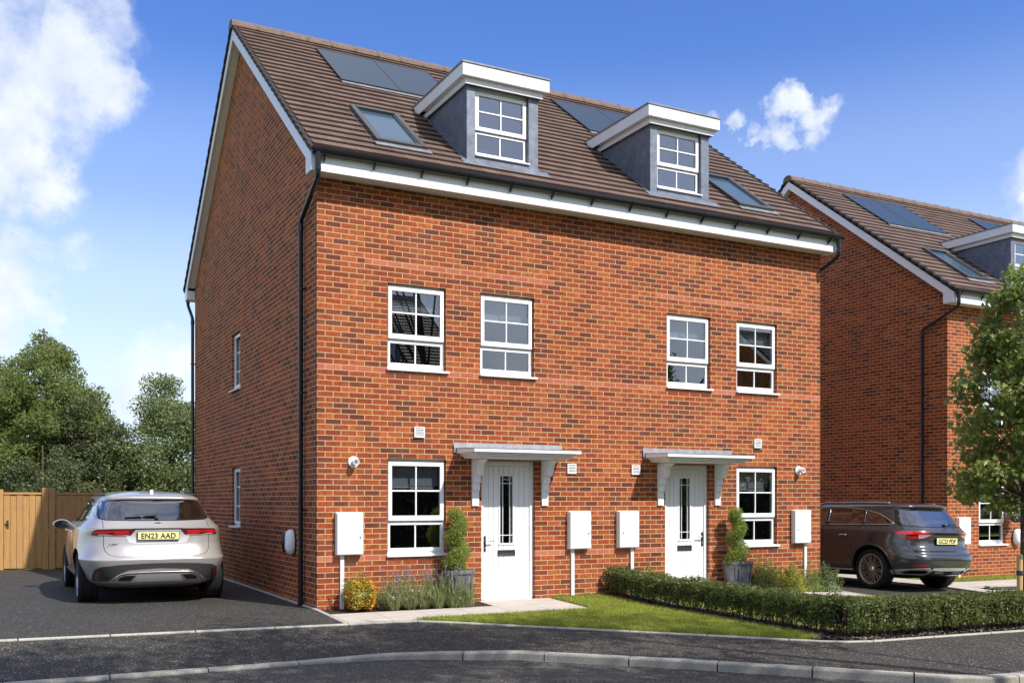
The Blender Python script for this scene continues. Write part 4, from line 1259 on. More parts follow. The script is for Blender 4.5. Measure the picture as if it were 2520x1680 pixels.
tag(st, 'slim young street tree with glossy lobed leaves, beside a round wooden stake', 'tree')
sk = empty('tree_stake', (TX-.17, TY-.06, g(TX, TY)))
MB().lathe([(0, -.2), (.038, -.2), (.038, .86), (.034, .885), (0, .89)], n=20).build('post', M['stake'], sk, smooth=False, auto=40)
m = MB(); m.lathe([(.040, .60), (.043, .60), (.043, .665), (.040, .665)], n=20)
m.box(.03, .12, .01, .03, .61, .655)
m.build('rubber_tie', M['plastic'], sk)
tag(sk, 'round pale wooden stake with a black rubber tie, at the right edge', 'stake')

# big roadside trees added out of frame, placed to shade pavement and kerb
GS = 'tall trees shading the road'
for i, (x, y, h, cx, cy, cz, rx, sd) in enumerate(((8.6, -14.8, 10.5, -3.0, 2.6, 9.5, 2.6, 41), (1.6, -15.0, 11.0, -.2, 2.2, 9.8, 2.6, 42))):
    t = empty('roadside_tree', (x, y, -.2))
    C = clumps_in([(cz-2.2, .7), (cz-1, rx*.8), (cz, rx), (cz+1.2, rx*.7), (cz+2, .4)], 30, sd, .2); C[:, 0] += cx; C[:, 1] += cy; C[:, 0] *= 1.35
    mb = MB(); limbs(mb, (0, 0, 0), cz+1, C, .16, 12, sd, (cx*.8, cy*.8)); mb.build('trunk', M['bark'], t, smooth=True)
    rg = np.random.default_rng(sd); idx = rg.integers(0, 30, 8000); dv = rg.normal(size=(8000, 3)); dv /= np.linalg.norm(dv, axis=1)[:, None]
    P = C[idx]+dv*(rg.uniform(0, 1, 8000)**.5*.85)[:, None]
    V, F = leaf_cloud(P, .15, .3, seed=sd); np_mesh('crown', V, F, M['l_birch'], t)
    tag(t, ['tall roadside tree right of the viewer, shading the kerb corner', 'tall roadside tree behind the viewer, shading the pavement'][i], 'tree', GS)

# hedge in two runs
def hedge(name, pts, w, h, n, label, seed, taper=.04):
    t = empty(name, (0, 0, 0)); rg = np.random.default_rng(seed)
    T = plen(pts); Pn = []; Nn = []
    s = rg.uniform(0, T, n); side = rg.uniform(0, 1, n)
    per = 2*(h-.10)+w; q = side*per
    # perimeter position: left wall, top, right wall
    xo = np.where(q < h-.1, -w/2, np.where(q < h-.1+w, q-(h-.1)-w/2, w/2)); zo = np.where(q < h-.1, .10+q, np.where(q < h-.1+w, h, h-(q-(h-.1)-w)))
    nx = np.where(q < h-.1, -1., np.where(q < h-.1+w, 0, 1)); nz_ = np.where((q >= h-.1) & (q < h-.1+w), 1., 0)
    a = np.array([along(pts, v)[0].to_tuple() for v in s]); tt = np.array([along(pts, v)[1].to_tuple() for v in s])
    nn = np.stack([tt[:, 1], -tt[:, 0]], 1)
    lump = .03*np.sin(s*7+seed)+.025*np.sin(s*17+1)+.02*np.sin(s*31)
    dep = rg.uniform(0, 1, n)**1.6*.13
    k = 1-dep/(w*.5)*.9
    xw = xo*k+nx*lump*.7+rg.normal(0, .014, n); zw = zo-np.where(nz_ > 0, dep, dep*.2)+np.where(nz_ > 0, lump*.9, 0)+rg.normal(0, .014, n)
    edge = (zw > h-.05) & (nx != 0); xw = np.where(edge, xw*.93, xw)
    gz = gv(a[:, 0], a[:, 1])
    P = np.stack([a[:, 0]+nn[:, 0]*xw, a[:, 1]+nn[:, 1]*xw, gz+zw], 1)
    NR = np.stack([nn[:, 0]*nx, nn[:, 1]*nx, nz_], 1)
    thin = (zo < .18) & (rg.uniform(0, 1, n) > (zo-.06)/.12)
    P = P[~thin]; NR = NR[~thin]
    V, F = leaf_cloud(P, .034, .25, seed=seed, nrm=NR*.5, aspect=.6)
    np_mesh('foliage', V, F, M['l_hedge'], t)
    mb = MB(); rr = random.Random(seed); s_ = .04
    while s_ < T:
        p, tv = along(pts, s_); nv = Vector((tv.y, -tv.x))
        for _ in range(3):
            o = rr.uniform(-.13, .13); b = Vector((p.x+nv.x*o, p.y+nv.y*o, g(p.x, p.y)-.03))
            e = b+Vector((rr.uniform(-.12, .12), rr.uniform(-.12, .12), h*rr.uniform(.6, .92))); md = b.lerp(e, .5)+Vector((rr.uniform(-.03, .03), rr.uniform(-.03, .03), 0))
            mb.tube([b, md, e], [.006, .0045, .002], 5, caps=False)
        s_ += .075
    # added dark core block keeps the hedge from being see-through
    mb.build('stems', M['bark'], t)
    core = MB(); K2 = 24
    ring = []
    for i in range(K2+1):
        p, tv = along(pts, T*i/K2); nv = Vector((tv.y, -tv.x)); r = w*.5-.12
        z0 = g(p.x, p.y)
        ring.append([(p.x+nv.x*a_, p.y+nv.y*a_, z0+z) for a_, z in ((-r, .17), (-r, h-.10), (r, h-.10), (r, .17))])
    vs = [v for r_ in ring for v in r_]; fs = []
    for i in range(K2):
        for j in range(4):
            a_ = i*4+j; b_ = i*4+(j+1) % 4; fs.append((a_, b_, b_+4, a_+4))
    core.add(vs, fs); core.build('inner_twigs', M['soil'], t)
    return tag(t, label, 'hedge', 'low clipped hedges round the front lawn')
hedge('hedge', [(4.83, -.05), (4.83, -1.4), (4.82, -2.8), (4.80, -4.88)], .44, .40, 42000, 'low clipped hedge running from the brick wall to the corner, between the two lawns', 51)
hedge('hedge', [(4.62, -4.86), (5.2, -4.95), (7.4, -5.10), (9.2, -5.2)], .44, .41, 42000, 'low clipped hedge along the pavement, from the lawn corner to the right edge', 52)

# planters and topiary
def planter(loc, label, s0=.27, s1=.37, h=.50):
    t = empty('planter', loc)
    m = MB(); a, b = s0/2, s1/2
    def sq(r, z): return [(-r, -r, z), (r, -r, z), (r, r, z), (-r, r, z)]
    vs = sq(a, 0)+sq(b, h)+sq(b-.02, h)+sq(b-.03, h-.06)
    fs = [(3, 2, 1, 0), (12, 13, 14, 15)]
    for k in range(3):
        for i in range(4): j = (i+1) % 4; fs.append((k*4+i, k*4+j, k*4+4+j, k*4+4+i))
    m.add(vs, fs); bod = m.build('pot', M['zinc'], t, bevel=.003)
    m = MB()
    def F(u, v, off, side):   # u -1..1, v 0..1 on the tapering face
        r = a+(b-a)*v; x = u*r; d = -(r+off)
        return [(x, d, h*v), (-d, x, h*v), (-x, -d, h*v), (d, -x, h*v)][side]
    for side in range(4):
        uu, v0, v1, e = .80, .08, .90, .035
        for (u0, u1, w0, w1) in ((-uu, uu, v1-e*.8, v1), (uu-e*2.2, uu, v0, v1-e*.8), (-uu, -uu+e*2.2, v0, v1-e*.8), (-uu, uu, v0-.02, v0)):
            q = [F(u0, w0, .0, side), F(u1, w0, .0, side), F(u1, w1, .0, side), F(u0, w1, .0, side)]
            q2 = [F(u0, w0, .006, side), F(u1, w0, .006, side), F(u1, w1, .006, side), F(u0, w1, .006, side)]
            m.add(q+q2, [(0, 1, 2, 3), (4, 5, 6, 7), (0, 1, 5, 4), (1, 2, 6, 5), (2, 3, 7, 6), (3, 0, 4, 7)])
    m.build('panel_moulding', M['dark'], bod)
    MB().box(-b+.035, b-.035, -b+.035, b-.035, h-.07, h-.05).build('compost', M['soil'], t)
    return tag(t, label, 'planter', 'tapered square metal planters by the front doors')
def topiary(loc, H_, seed, label):
    t = empty('spiral_topiary', loc)
    rg = np.random.default_rng(seed); n = 14000
    u = rg.uniform(0, 1, n)**1.15; ang = u*2*math.pi*2.3+seed
    R_ = .235*(1-u*.42); c = R_*.24
    cx, cy, cz = np.cos(ang)*c, np.sin(ang)*c, .04+u*(H_-.09)
    dv = rg.normal(size=(n, 3)); dv /= np.linalg.norm(dv, axis=1)[:, None]
    P = np.stack([cx, cy, cz], 1)+dv*((rg.uniform(.35, 1, n)**.5)*R_*.80)[:, None]*np.array([1, 1, .62])
    P = P+rg.normal(0, .016, P.shape)
    V, F = leaf_cloud(P, .030, .5, seed=seed, nrm=dv[:len(P)]*.6, aspect=.32)
    np_mesh('foliage', V, F, M['l_conifer'], t)
    mb = MB(); mb.tube([(0, 0, -.08), (.01, 0, H_*.5), (0, 0, H_*.93)], [.012, .009, .004], 8); 
    k = 26
    mb.tube([(math.cos(i/k*2*math.pi*2.6+seed)*.06*(1-i/k*.5), math.sin(i/k*2*math.pi*2.6+seed)*.06*(1-i/k*.5), .05+i/k*(H_-.12)) for i in range(k+1)], [.03*(1-i/k*.6) for i in range(k+1)], 7)
    mb.build('stem', M['bark'], t, smooth=True)
    return tag(t, label, 'topiary', 'spiral topiary plants in planters')
p1 = planter((1.985, -.245, g(2, -.3)), 'square zinc planter half hidden by lavender, left of the left door')
topiary((1.975, -.24, g(2, -.3)+.43), .96, 1, 'spiral conifer topiary in the planter left of the left door')
p2 = planter((7.10, -.255, g(7.1, -.3)), 'square dark zinc planter right of the right door, behind the hedge')
topiary((7.08, -.26, g(7.1, -.3)+.43), .96, 2, 'spiral conifer topiary in the planter right of the right door')

def shrub(name, loc, r, h, n, size, mt, seed, label, flowers=None, nf=0, fs=.02, aspect=.5, sprays=0, group=None, cat='shrub', round_=False):
    t = empty(name, (loc[0], loc[1], g(*loc)))
    rg = np.random.default_rng(seed); dv = rg.normal(size=(n, 3)); dv /= np.linalg.norm(dv, axis=1)[:, None]; dv[:, 2] = np.abs(dv[:, 2]) if not round_ else dv[:, 2]
    q = rg.uniform(0, 1, n)**.4
    lump = 1+.17*np.sin(dv[:, 0]*7+seed)+.15*np.sin(dv[:, 2]*9+dv[:, 1]*6)
    sc = np.array([r, r*.8, h]) if not round_ else np.array([r, r*.85, h/2])
    P = dv*(q*lump)[:, None]*sc
    if round_: P[:, 2] += h/2
    if sprays:
        k = rg.integers(0, sprays, n//4); ds = rg.normal(size=(sprays, 3)); ds[:, 2] = np.abs(ds[:, 2])+.8; ds /= np.linalg.norm(ds, axis=1)[:, None]
        tt = rg.uniform(.4, 1.0, n//4)
        L = rg.uniform(1.05, 1.45, sprays)
        P2 = ds[k]*(tt*L[k])[:, None]*np.array([r, r*.8, h])+rg.normal(0, size*.45, (n//4, 3)); P = np.concatenate([P, P2])
    P[:, 2] = np.maximum(P[:, 2], .01)
    V, F = leaf_cloud(P, size, .3, seed=seed, aspect=aspect); np_mesh('foliage', V, F, mt, t)
    mb = MB(); rr = random.Random(seed)
    for _ in range(14):
        a = rr.uniform(0, 6.28); e = Vector((math.cos(a)*r*rr.uniform(.2, .8), math.sin(a)*r*.7*rr.uniform(.2, .8), h*rr.uniform(.5, .95)))
        mb.tube([(0, 0, -.02), (e.x*.4, e.y*.4, e.z*.5), e], [.006, .004, .002], 5, caps=False)
    mb.build('stems', M['bark'], t)
    if flowers:
        df = rg.normal(size=(nf, 3)); df /= np.linalg.norm(df, axis=1)[:, None]; df[:, 2] = np.abs(df[:, 2]) if not round_ else df[:, 2]; df[:, 1] -= .2
        P = df*(rg.uniform(.92, 1.08, nf)*(1+.14*np.sin(df[:, 0]*7+seed)))[:, None]*sc
        if round_: P[:, 2] += h/2
        P[:, 2] = np.maximum(P[:, 2], .03)
        V, F = leaf_cloud(P, fs, .3, seed=seed+1, aspect=.95); np_mesh('blossoms', V, F, flowers, t)
    return tag(t, label, cat, group)
shrub('flowering_shrub', (.50, -.27), .235, .40, 5200, .032, M['l_shrub'], 61, 'rounded shrub covered in small orange yellow flowers by the white cable cover', M['f_orange'], 1300, .024, round_=True, sprays=26)

def lavender(loc, seed, tall):
    t = empty('lavender', (loc[0], loc[1], g(*loc)))
    rr = random.Random(seed); rg = np.random.default_rng(seed)
    mb = MB(); FP = []; LP = []
    for _ in range(30):
        a = rr.uniform(0, 6.28); r = rr.uniform(.01, .07); sp = rr.uniform(.05, .24); hh = rr.uniform(.15, .33) if rr.random() < .72 else tall*rr.uniform(.70, 1.0)
        b = Vector((math.cos(a)*r, math.sin(a)*r, 0)); e = Vector((math.cos(a)*sp, math.sin(a)*sp*.8, hh)); mdl = b.lerp(e, .55)+Vector((0, 0, .03))
        mb.tube([b, mdl, e], [.0028, .0022, .0016], 4, caps=False)
        if hh > .36:
            for k in range(11): FP.append(e+Vector((rr.gauss(0, .006), rr.gauss(0, .006), rr.uniform(-.055, .015))))
        for k in range(34):
            q = rr.uniform(.0, .78); LP.append(b.lerp(e, q)+Vector((rr.gauss(0, .020), rr.gauss(0, .020), rr.uniform(-.01, .03))))
    mb.build('stems', M['l_lav'], t)
    P = np.array([tuple(p) for p in LP]); P[:, 2] = np.maximum(P[:, 2], .01)
    n = len(P); a = rg.uniform(0, 6.28, n); L = rg.uniform(.03, .06, n); d = np.stack([np.cos(a)*.5*L, np.sin(a)*.5*L, L], 1); e = np.stack([-np.sin(a), np.cos(a), np.zeros(n)], 1)*.0028
    V = np.stack([P-e, P+e, P+d+e*.3, P+d-e*.3], 1).reshape(-1, 3)
    np_mesh('leaves', V, np.arange(len(V)).reshape(-1, 4), M['l_lav'], t)
    P = np.array([tuple(p) for p in FP]); V, F = leaf_cloud(P, .014, .2, seed=seed, aspect=.9); np_mesh('blossoms', V, F, M['f_lav'], t)
    return tag(t, 'lavender plant with thin purple flower spikes, in the row under the left ground floor window', 'lavender', 'lavender plants along the front wall')
for i, (x, y) in enumerate(((.84, -.30), (.96, -.43), (1.06, -.24), (1.19, -.42), (1.28, -.25), (1.40, -.41), (1.50, -.27), (1.61, -.44), (1.71, -.30), (1.80, -.46), (1.92, -.50), (2.03, -.50))):
    lavender((x, y), 70+i, .62 if i % 2 == 0 else .54)
wf = empty('white_flowers', (1.35, -.46, g(1.3, -.4)))
rg = np.random.default_rng(3); C = np.stack([rg.uniform(-.55, .35, 11), rg.uniform(-.05, .08, 11), rg.uniform(.16, .30, 11)], 1)
P = C[rg.integers(0, 11, 150)]+rg.normal(0, .011, (150, 3)); V, F = leaf_cloud(P, .022, .4, seed=3, aspect=.9); np_mesh('blossoms', V, F, M['f_white'], wf)
mb = MB()
for c in C: mb.tube([(c[0], c[1]+.02, 0), (c[0]+.01, c[1]+.01, c[2]*.6), tuple(c)], .0018, 4, caps=False)
mb.build('stems', M['l_lav'], wf)
tag(wf, 'a few small white flowers standing among the lavender', 'flowers')
shrub('shrub', (7.62, -.30), .33, .46, 4200, .034, M['l_shrub'], 81, 'loose green shrub with pink tips, touching the right planter', M['f_pink'], 140, .022, sprays=16)
shrub('shrub', (8.12, -.36), .33, .38, 5200, .030, M['l_yellow'], 82, 'yellow green mounded shrub in the middle of the right flower bed', None, sprays=8)
shrub('shrub', (8.62, -.30), .34, .40, 5600, .026, M['l_shrub'], 83, 'fine leaved green shrub in front of the right meter box post', None, aspect=.3, sprays=10)
shrub('shrub', (9.00, -.36), .30, .40, 4200, .028, M['l_beech'], 84, 'dusty green shrub at the corner of the house by the dark car', None, sprays=8)
shrub('shrub', (5.42, -.16), .28, .34, 2600, .030, M['l_yellow'], 85, 'low yellow green shrub behind the hedge, left of the right door', None, sprays=6)
shrub('shrub', (6.05, -.62), .30, .30, 2600, .030, M['l_lav'], 86, 'grey green shrub behind the hedge in front of the right door', M['f_lav'], 60, .016, aspect=.35, sprays=12)

# hanging basket on the right house
hb = empty('hanging_basket', (16.12, 1.05, .94))
MB().lathe([(0, 0), (.07, .01), (.13, .05), (.155, .11), (.16, .15), (.15, .15), (0, .13)], n=20).build('basket', M['dark'], hb, smooth=True)
m = MB()
for k in range(3): a = k*2.094; m.tube([(.15*math.cos(a), .15*math.sin(a), .15), (0, .0, .52)], .004, 6)
m.tube([(0, .27, .56), (0, .0, .56), (0, -.02, .52)], .008, 8); m.tube([(0, .262, .36), (0, .262, .62)], .010, 8)
m.build('hanger', M['dark'], hb)
rg = np.random.default_rng(4); dv = rg.normal(size=(1500, 3)); dv /= np.linalg.norm(dv, axis=1)[:, None]
P = dv*(rg.uniform(.3, 1, 1500)**.4)[:, None]*np.array([.24, .22, .17])+np.array([0, 0, .20]); V, F = leaf_cloud(P, .035, .3, seed=4); np_mesh('foliage', V, F, M['l_shrub'], hb)
dv = dv[:170]; P = dv*np.array([.25, .23, .18])+np.array([0, 0, .21]); V, F = leaf_cloud(P, .04, .2, seed=5, aspect=.95); np_mesh('blossoms', V, F, M['f_violet'], hb)
tag(hb, 'dark hanging basket of pale violet flowers on the right house wall, above the charger', 'basket')

# ================================================================== FENCE
YF = 9.95
def gate_panel(name, x0, x1, hinge, label, cat, latch=True, zt=1.60):
    t = empty(name, (x0, YF, 0)); m = MB(); w_ = x1-x0; n = max(3, round(w_/.118)); bw = w_/n
    for i in range(n):
        zz = g(x0+i*bw, 3)+.02
        m.box(i*bw+.003, (i+1)*bw-.003, -.012+(.012 if i % 2 else 0), .008+(.012 if i % 2 else 0), zz, zt-.045)
    m.build('boards', M['wood'], t, bevel=.002)
    MB().box(0, w_, -.03, .05, zt-.044, zt).build('cap_rail', M['wood'], t, bevel=.003)
    if latch:
        m = MB(); lx = w_-.16 if not hinge else .07; z = .93
        m.box(lx-.022, lx+.022, -.018, -.0125, z-.085, z+.085)
        m.tube([(lx-.05, -.03, z+.02), (lx+.012, -.03, z+.02)], .008, 8); m.tube([(lx, -.02, z+.02), (lx, -.035, z+.02)], .014, 10); m.tube([(lx-.035, -.03, z-.035), (lx-.035, -.03, z+.02)], .007, 8)
        m.build('latch', M['dark'], t)
    return tag(t, label, cat)
def fpost(x, w_, zt, label):
    t = MB().box(-w_/2, w_/2, -.05, .05, -.1, zt).build('fence_post', M['wood'], bevel=.006); t.location = (x, YF, 0)
    return tag(t, label, 'post', 'posts of the wooden fence')
fpost(-3.775, .11, 1.66, 'wooden fence post at the left edge, left of the first latch')
fpost(-2.935, .12, 1.70, 'left one of the twin wooden posts in the middle of the fence')
fpost(-2.805, .12, 1.69, 'right one of the twin wooden posts in the middle of the fence')
fpost(-1.92, .12, 1.68, 'wooden post rising just behind the silver car roof')
fpost(-.75, .12, 1.66, 'wooden post hidden behind the silver car, near the gable')
gate_panel('board_fence', -5.6, -3.835, False, 'wooden board fence panel cut by the left edge', 'fence', False)
gate_panel('wooden_gate', -3.715, -3.0, True, 'left wooden gate of upright boards with a black latch at its left side', 'gate')
gate_panel('wooden_gate', -2.74, -1.985, True, 'wooden gate with a black latch, partly behind the silver car', 'gate')
gate_panel('board_fence', -1.855, -.815, False, 'board fence panel behind the roof of the silver car', 'fence', False)
gate_panel('board_fence', -.685, .5, False, 'board fence panel behind the back corner of the brick gable', 'fence', False)

# ================================================================== CARS
def pchip(x, xs, ys):
    """smooth monotone interpolation"""
    xs = np.array(xs, float); ys = np.array(ys, float); h = np.diff(xs); d = np.diff(ys)/h
    m_ = np.zeros(len(xs)); m_[0], m_[-1] = d[0], d[-1]
    for i in range(1, len(xs)-1):
        m_[i] = 0 if d[i-1]*d[i] <= 0 else (h[i-1]+h[i])*3/((2*h[i]+h[i-1])/d[i-1]+(h[i]+2*h[i-1])/d[i])
    i = np.clip(np.searchsorted(xs, x)-1, 0, len(xs)-2); t = (x-xs[i])/h[i]
    return (2*t**3-3*t**2+1)*ys[i]+(t**3-2*t**2+t)*h[i]*m_[i]+(-2*t**3+3*t**2)*ys[i+1]+(t**3-t**2)*h[i]*m_[i+1]

def text_mesh(name, s, size, m, parent, loc, width=None, depth=.001, bold=.0, shear=0):
    """lettering as real mesh, in the x-z plane, facing -y, centred on loc"""
    cu = bpy.data.curves.new(name, 'FONT'); cu.body = s; cu.size = size; cu.align_x = 'CENTER'; cu.align_y = 'CENTER'
    cu.extrude = depth; cu.offset = bold; cu.shear = shear; cu.space_character = 1.05
    o = bpy.data.objects.new(name, cu); COL.objects.link(o)
    dg = bpy.context.evaluated_depsgraph_get()
    me = bpy.data.meshes.new_from_object(o.evaluated_get(dg)); bpy.data.objects.remove(o); bpy.data.curves.remove(cu)
    xs = [v.co.x for v in me.vertices]; w0 = max(xs)-min(xs); k = (width/w0) if width else 1
    cx = (max(xs)+min(xs))/2; zs = [v.co.y for v in me.vertices]; cz = (max(zs)+min(zs))/2
    for v in me.vertices: v.co = ((v.co.x-cx)*k+loc[0], loc[1]-v.co.z, (v.co.y-cz)+loc[2])
    me.materials.clear(); me.materials.append(m)
    ob = bpy.data.objects.new(name, me); COL.objects.link(ob); ob.parent = parent
    return ob

class Car:
    """horizontal sections stacked into one smooth shell; local y runs forward from the rear bumper"""
    def __init__(s, levels, axles, wr, Wmax, nr=5.0, nf=3.2, ymid=2.3, archr=.43):
        L = np.array(levels, float); s.z0, s.z1 = L[0, 0], L[-1, 0]
        nz_ = 96; na = 112
        zs = np.interp(np.linspace(0, 1, nz_), np.linspace(0, 1, len(L)), L[:, 0])
        zs = pchip(np.linspace(0, len(L)-1, nz_), np.arange(len(L)), L[:, 0])
        t = np.linspace(0, len(L)-1, nz_)
        yr, yf, Wd = [pchip(t, np.arange(len(L)), L[:, k]) for k in (1, 2, 3)]
        nn = pchip(t, np.arange(len(L)), L[:, 4]) if L.shape[1] > 4 else np.full(nz_, nr)
        th = np.linspace(0, 2*math.pi, na, endpoint=False)
        V = []
        for i in range(nz_):
            ym = min(max(ymid, yr[i]+.2), yf[i]-.1) if yf[i]-yr[i] > .4 else (yr[i]+yf[i])/2
            c, sn = np.cos(th), np.sin(th)
            n1 = np.where(c < 0, nn[i], nf)
            y = np.where(c < 0, ym+(ym-yr[i])*np.sign(c)*np.abs(c)**(2/n1), ym+(yf[i]-ym)*np.sign(c)*np.abs(c)**(2/n1))
            x = Wd[i]*np.sign(sn)*np.abs(sn)**(2/n1)
            # haunches over the wheels
            for ay in axles:
                b = np.exp(-((y-ay)/.50)**2)*np.exp(-((zs[i]-.80)/.22)**2)*.022; x = x+np.sign(x)*b*(np.abs(sn) > .3)
            # slight body-side waist
            x = x*(1-.018*np.exp(-((zs[i]-.62)/.12)**2)*np.exp(-((y-2.35)/.75)**2))
            V.append(np.stack([x, y, np.full(na, zs[i])], 1))
        s.V = np.concatenate(V); F = []
        for i in range(nz_-1):
            for k in range(na):
                a = i*na+k; b = i*na+(k+1) % na; F.append((a, b, b+na, a+na))
        F.append(tuple(range(na-1, -1, -1))); F.append(tuple(range((nz_-1)*na, nz_*na)))
        s.F = F; s.axles = axles; s.wr = wr; s.archr = archr; s.Wmax = Wmax
        s.bvh = BVHTree.FromPolygons([Vector(v) for v in s.V.tolist()], F)
    def body(s, parent, paint, dark, rearpoly=None, sidepoly=None, yfront=3.6):
        m = MB(); m.v = s.V.tolist(); m.f = s.F; m.m = [0]*len(s.F); m.uv = [None]*len(s.F)
        o = m.build('body', [paint, dark], parent, smooth=True)
        cuts = []
        for ay in s.axles:
            for sd in (-1, 1):
                c = MB(); prof = [(0, 0), (s.archr, 0), (s.archr, .6), (0, .6)]
                c.lathe(prof, (sd*.60 if sd > 0 else -1.2, ay, s.wr+.01), 0, 56); co = c.build('cut', [dark, dark], parent); cuts.append(co)
                bb = bmesh.new(); bb.from_mesh(co.data); bmesh.ops.remove_doubles(bb, verts=bb.verts, dist=1e-4); bmesh.ops.recalc_face_normals(bb, faces=bb.faces); bb.to_mesh(co.data); bb.free()
                bm = o.modifiers.new('b', 'BOOLEAN'); bm.operation = 'DIFFERENCE'; bm.object = co; bm.solver = 'EXACT'
                try: bm.material_mode = 'TRANSFER'
                except Exception: pass
        def shrink(P, k):
            cx = sum(p[0] for p in P)/len(P); cz = sum(p[1] for p in P)/len(P); return [(cx+(a-cx)*k, cz+(b-cz)*k) for a, b in P]
        if rearpoly:
            extra = [MB().prism(shrink(rearpoly, .955), 1, -.5, yfront), MB().prism(shrink(sidepoly, .94), 0, -1.6, 1.6), MB().box(-.66, .66, 1.0, 3.0, .75, 1.30)]
            for c in extra:
                co = c.build('cut', [M['cabin'], M['cabin']], parent); cuts.append(co)
                bm = o.modifiers.new('b', 'BOOLEAN'); bm.operation = 'DIFFERENCE'; bm.object = co; bm.solver = 'EXACT'
                try: bm.material_mode = 'TRANSFER'
                except Exception: pass
        bpy.context.view_layer.update(); dg = bpy.context.evaluated_depsgraph_get()
        me = bpy.data.meshes.new_from_object(o.evaluated_get(dg)); o.modifiers.clear(); o.data = me
        for c in cuts: bpy.data.objects.remove(c)
        me.polygons.foreach_set('use_smooth', [True]*len(me.polygons))
        try: me.set_sharp_from_angle(angle=R(38))
        except Exception: pass
        s.o = o; return o
    def hit(s, mode, p, q, off):
        if mode == 'rear': o, d = Vector((p, -2, q)), Vector((0, 1, 0))
        elif mode == 'left': o, d = Vector((-3, p, q)), Vector((1, 0, 0))
        elif mode == 'right': o, d = Vector((3, p, q)), Vector((-1, 0, 0))
        elif mode == 'cyl':   # p = angle-like coordinate at unit distance from (0,1)
            a = math.atan2(p, 1.0); d = Vector((-math.sin(a), math.cos(a), 0)); o = Vector((0, 1, q))-d*4
        elif mode == 'front': o, d = Vector((p, 7, q)), Vector((0, -1, 0))
        elif mode == 'top': o, d = Vector((p, q, 4)), Vector((0, 0, -1))
        r = s.bvh.ray_cast(o, d)
        if r[0] is None: return None
        n = r[1]
        if n.dot(d) > 0: n = -n
        return r[0]+n*off*.6-d*off*.4
    def panel(s, name, polys, mode, off, mt, parent, step=.05, smooth=True, mirror=False):
        """outline drawn in a side, rear or wrap-round view, laid on the shell a few mm proud"""
        b = bmesh.new()
        if not isinstance(polys[0][0], (list, tuple)): polys = [polys]
        for poly in polys:
            for mr in ((1, -1) if mirror else (1,)):
                vs = [b.verts.new((p*mr, q, 0)) for p, q in poly]
                try: b.faces.new(vs)
                except Exception: pass
        for ax in (0, 1):
            xs = [v.co[ax] for v in b.verts]; k = math.floor(min(xs)/step)*step
            while k < max(xs):
                no = [0, 0, 0]; no[ax] = 1; co = [0, 0, 0]; co[ax] = k+step*.37
                bmesh.ops.bisect_plane(b, geom=b.verts[:]+b.edges[:]+b.faces[:], plane_co=co, plane_no=no); k += step
        bmesh.ops.triangulate(b, faces=b.faces)
        bad = []
        for v in b.verts:
            h = s.hit(mode, v.co.x, v.co.y, off)
            if h is None: bad.append(v)
            else: v.co = h
        if bad: bmesh.ops.delete(b, geom=bad, context='VERTS')
        b.normal_update(); ov = {'rear': (0, -1, 0), 'left': (-1, 0, 0), 'right': (1, 0, 0), 'top': (0, 0, 1), 'cyl': None, 'front': (0, 1, 0)}[mode]
        for f in b.faces:
            w_ = Vector(ov) if ov else f.calc_center_median()-Vector((0, 1, f.calc_center_median().z))
            if f.normal.dot(w_) < 0: f.normal_flip()
        me = bpy.data.meshes.new(name); b.to_mesh(me); b.free(); me.materials.append(mt)
        if smooth: me.polygons.foreach_set('use_smooth', [True]*len(me.polygons))
        o = bpy.data.objects.new(name, me); COL.objects.link(o); o.parent = parent; return o
    def line(s, name, pts, mode, w, off, mt, parent, mirror=False, step=.04):
        """thin tube following the shell"""
        m = MB()
        for mr in ((1, -1) if mirror else (1,)):
            P = []
            for (a, b), (c, d) in zip(pts, pts[1:]):
                k = max(1, int(math.hypot(c-a, d-b)/step))
                for i in range(k): P.append(((a+(c-a)*i/k)*mr, b+(d-b)*i/k))
            P.append((pts[-1][0]*mr, pts[-1][1]))
            H_ = [s.hit(mode, p, q, off) for p, q in P]; H_ = [h for h in H_ if h is not None]
            if len(H_) > 1: m.tube(H_, w, 6)
        return m.build(name, mt, parent, smooth=True)

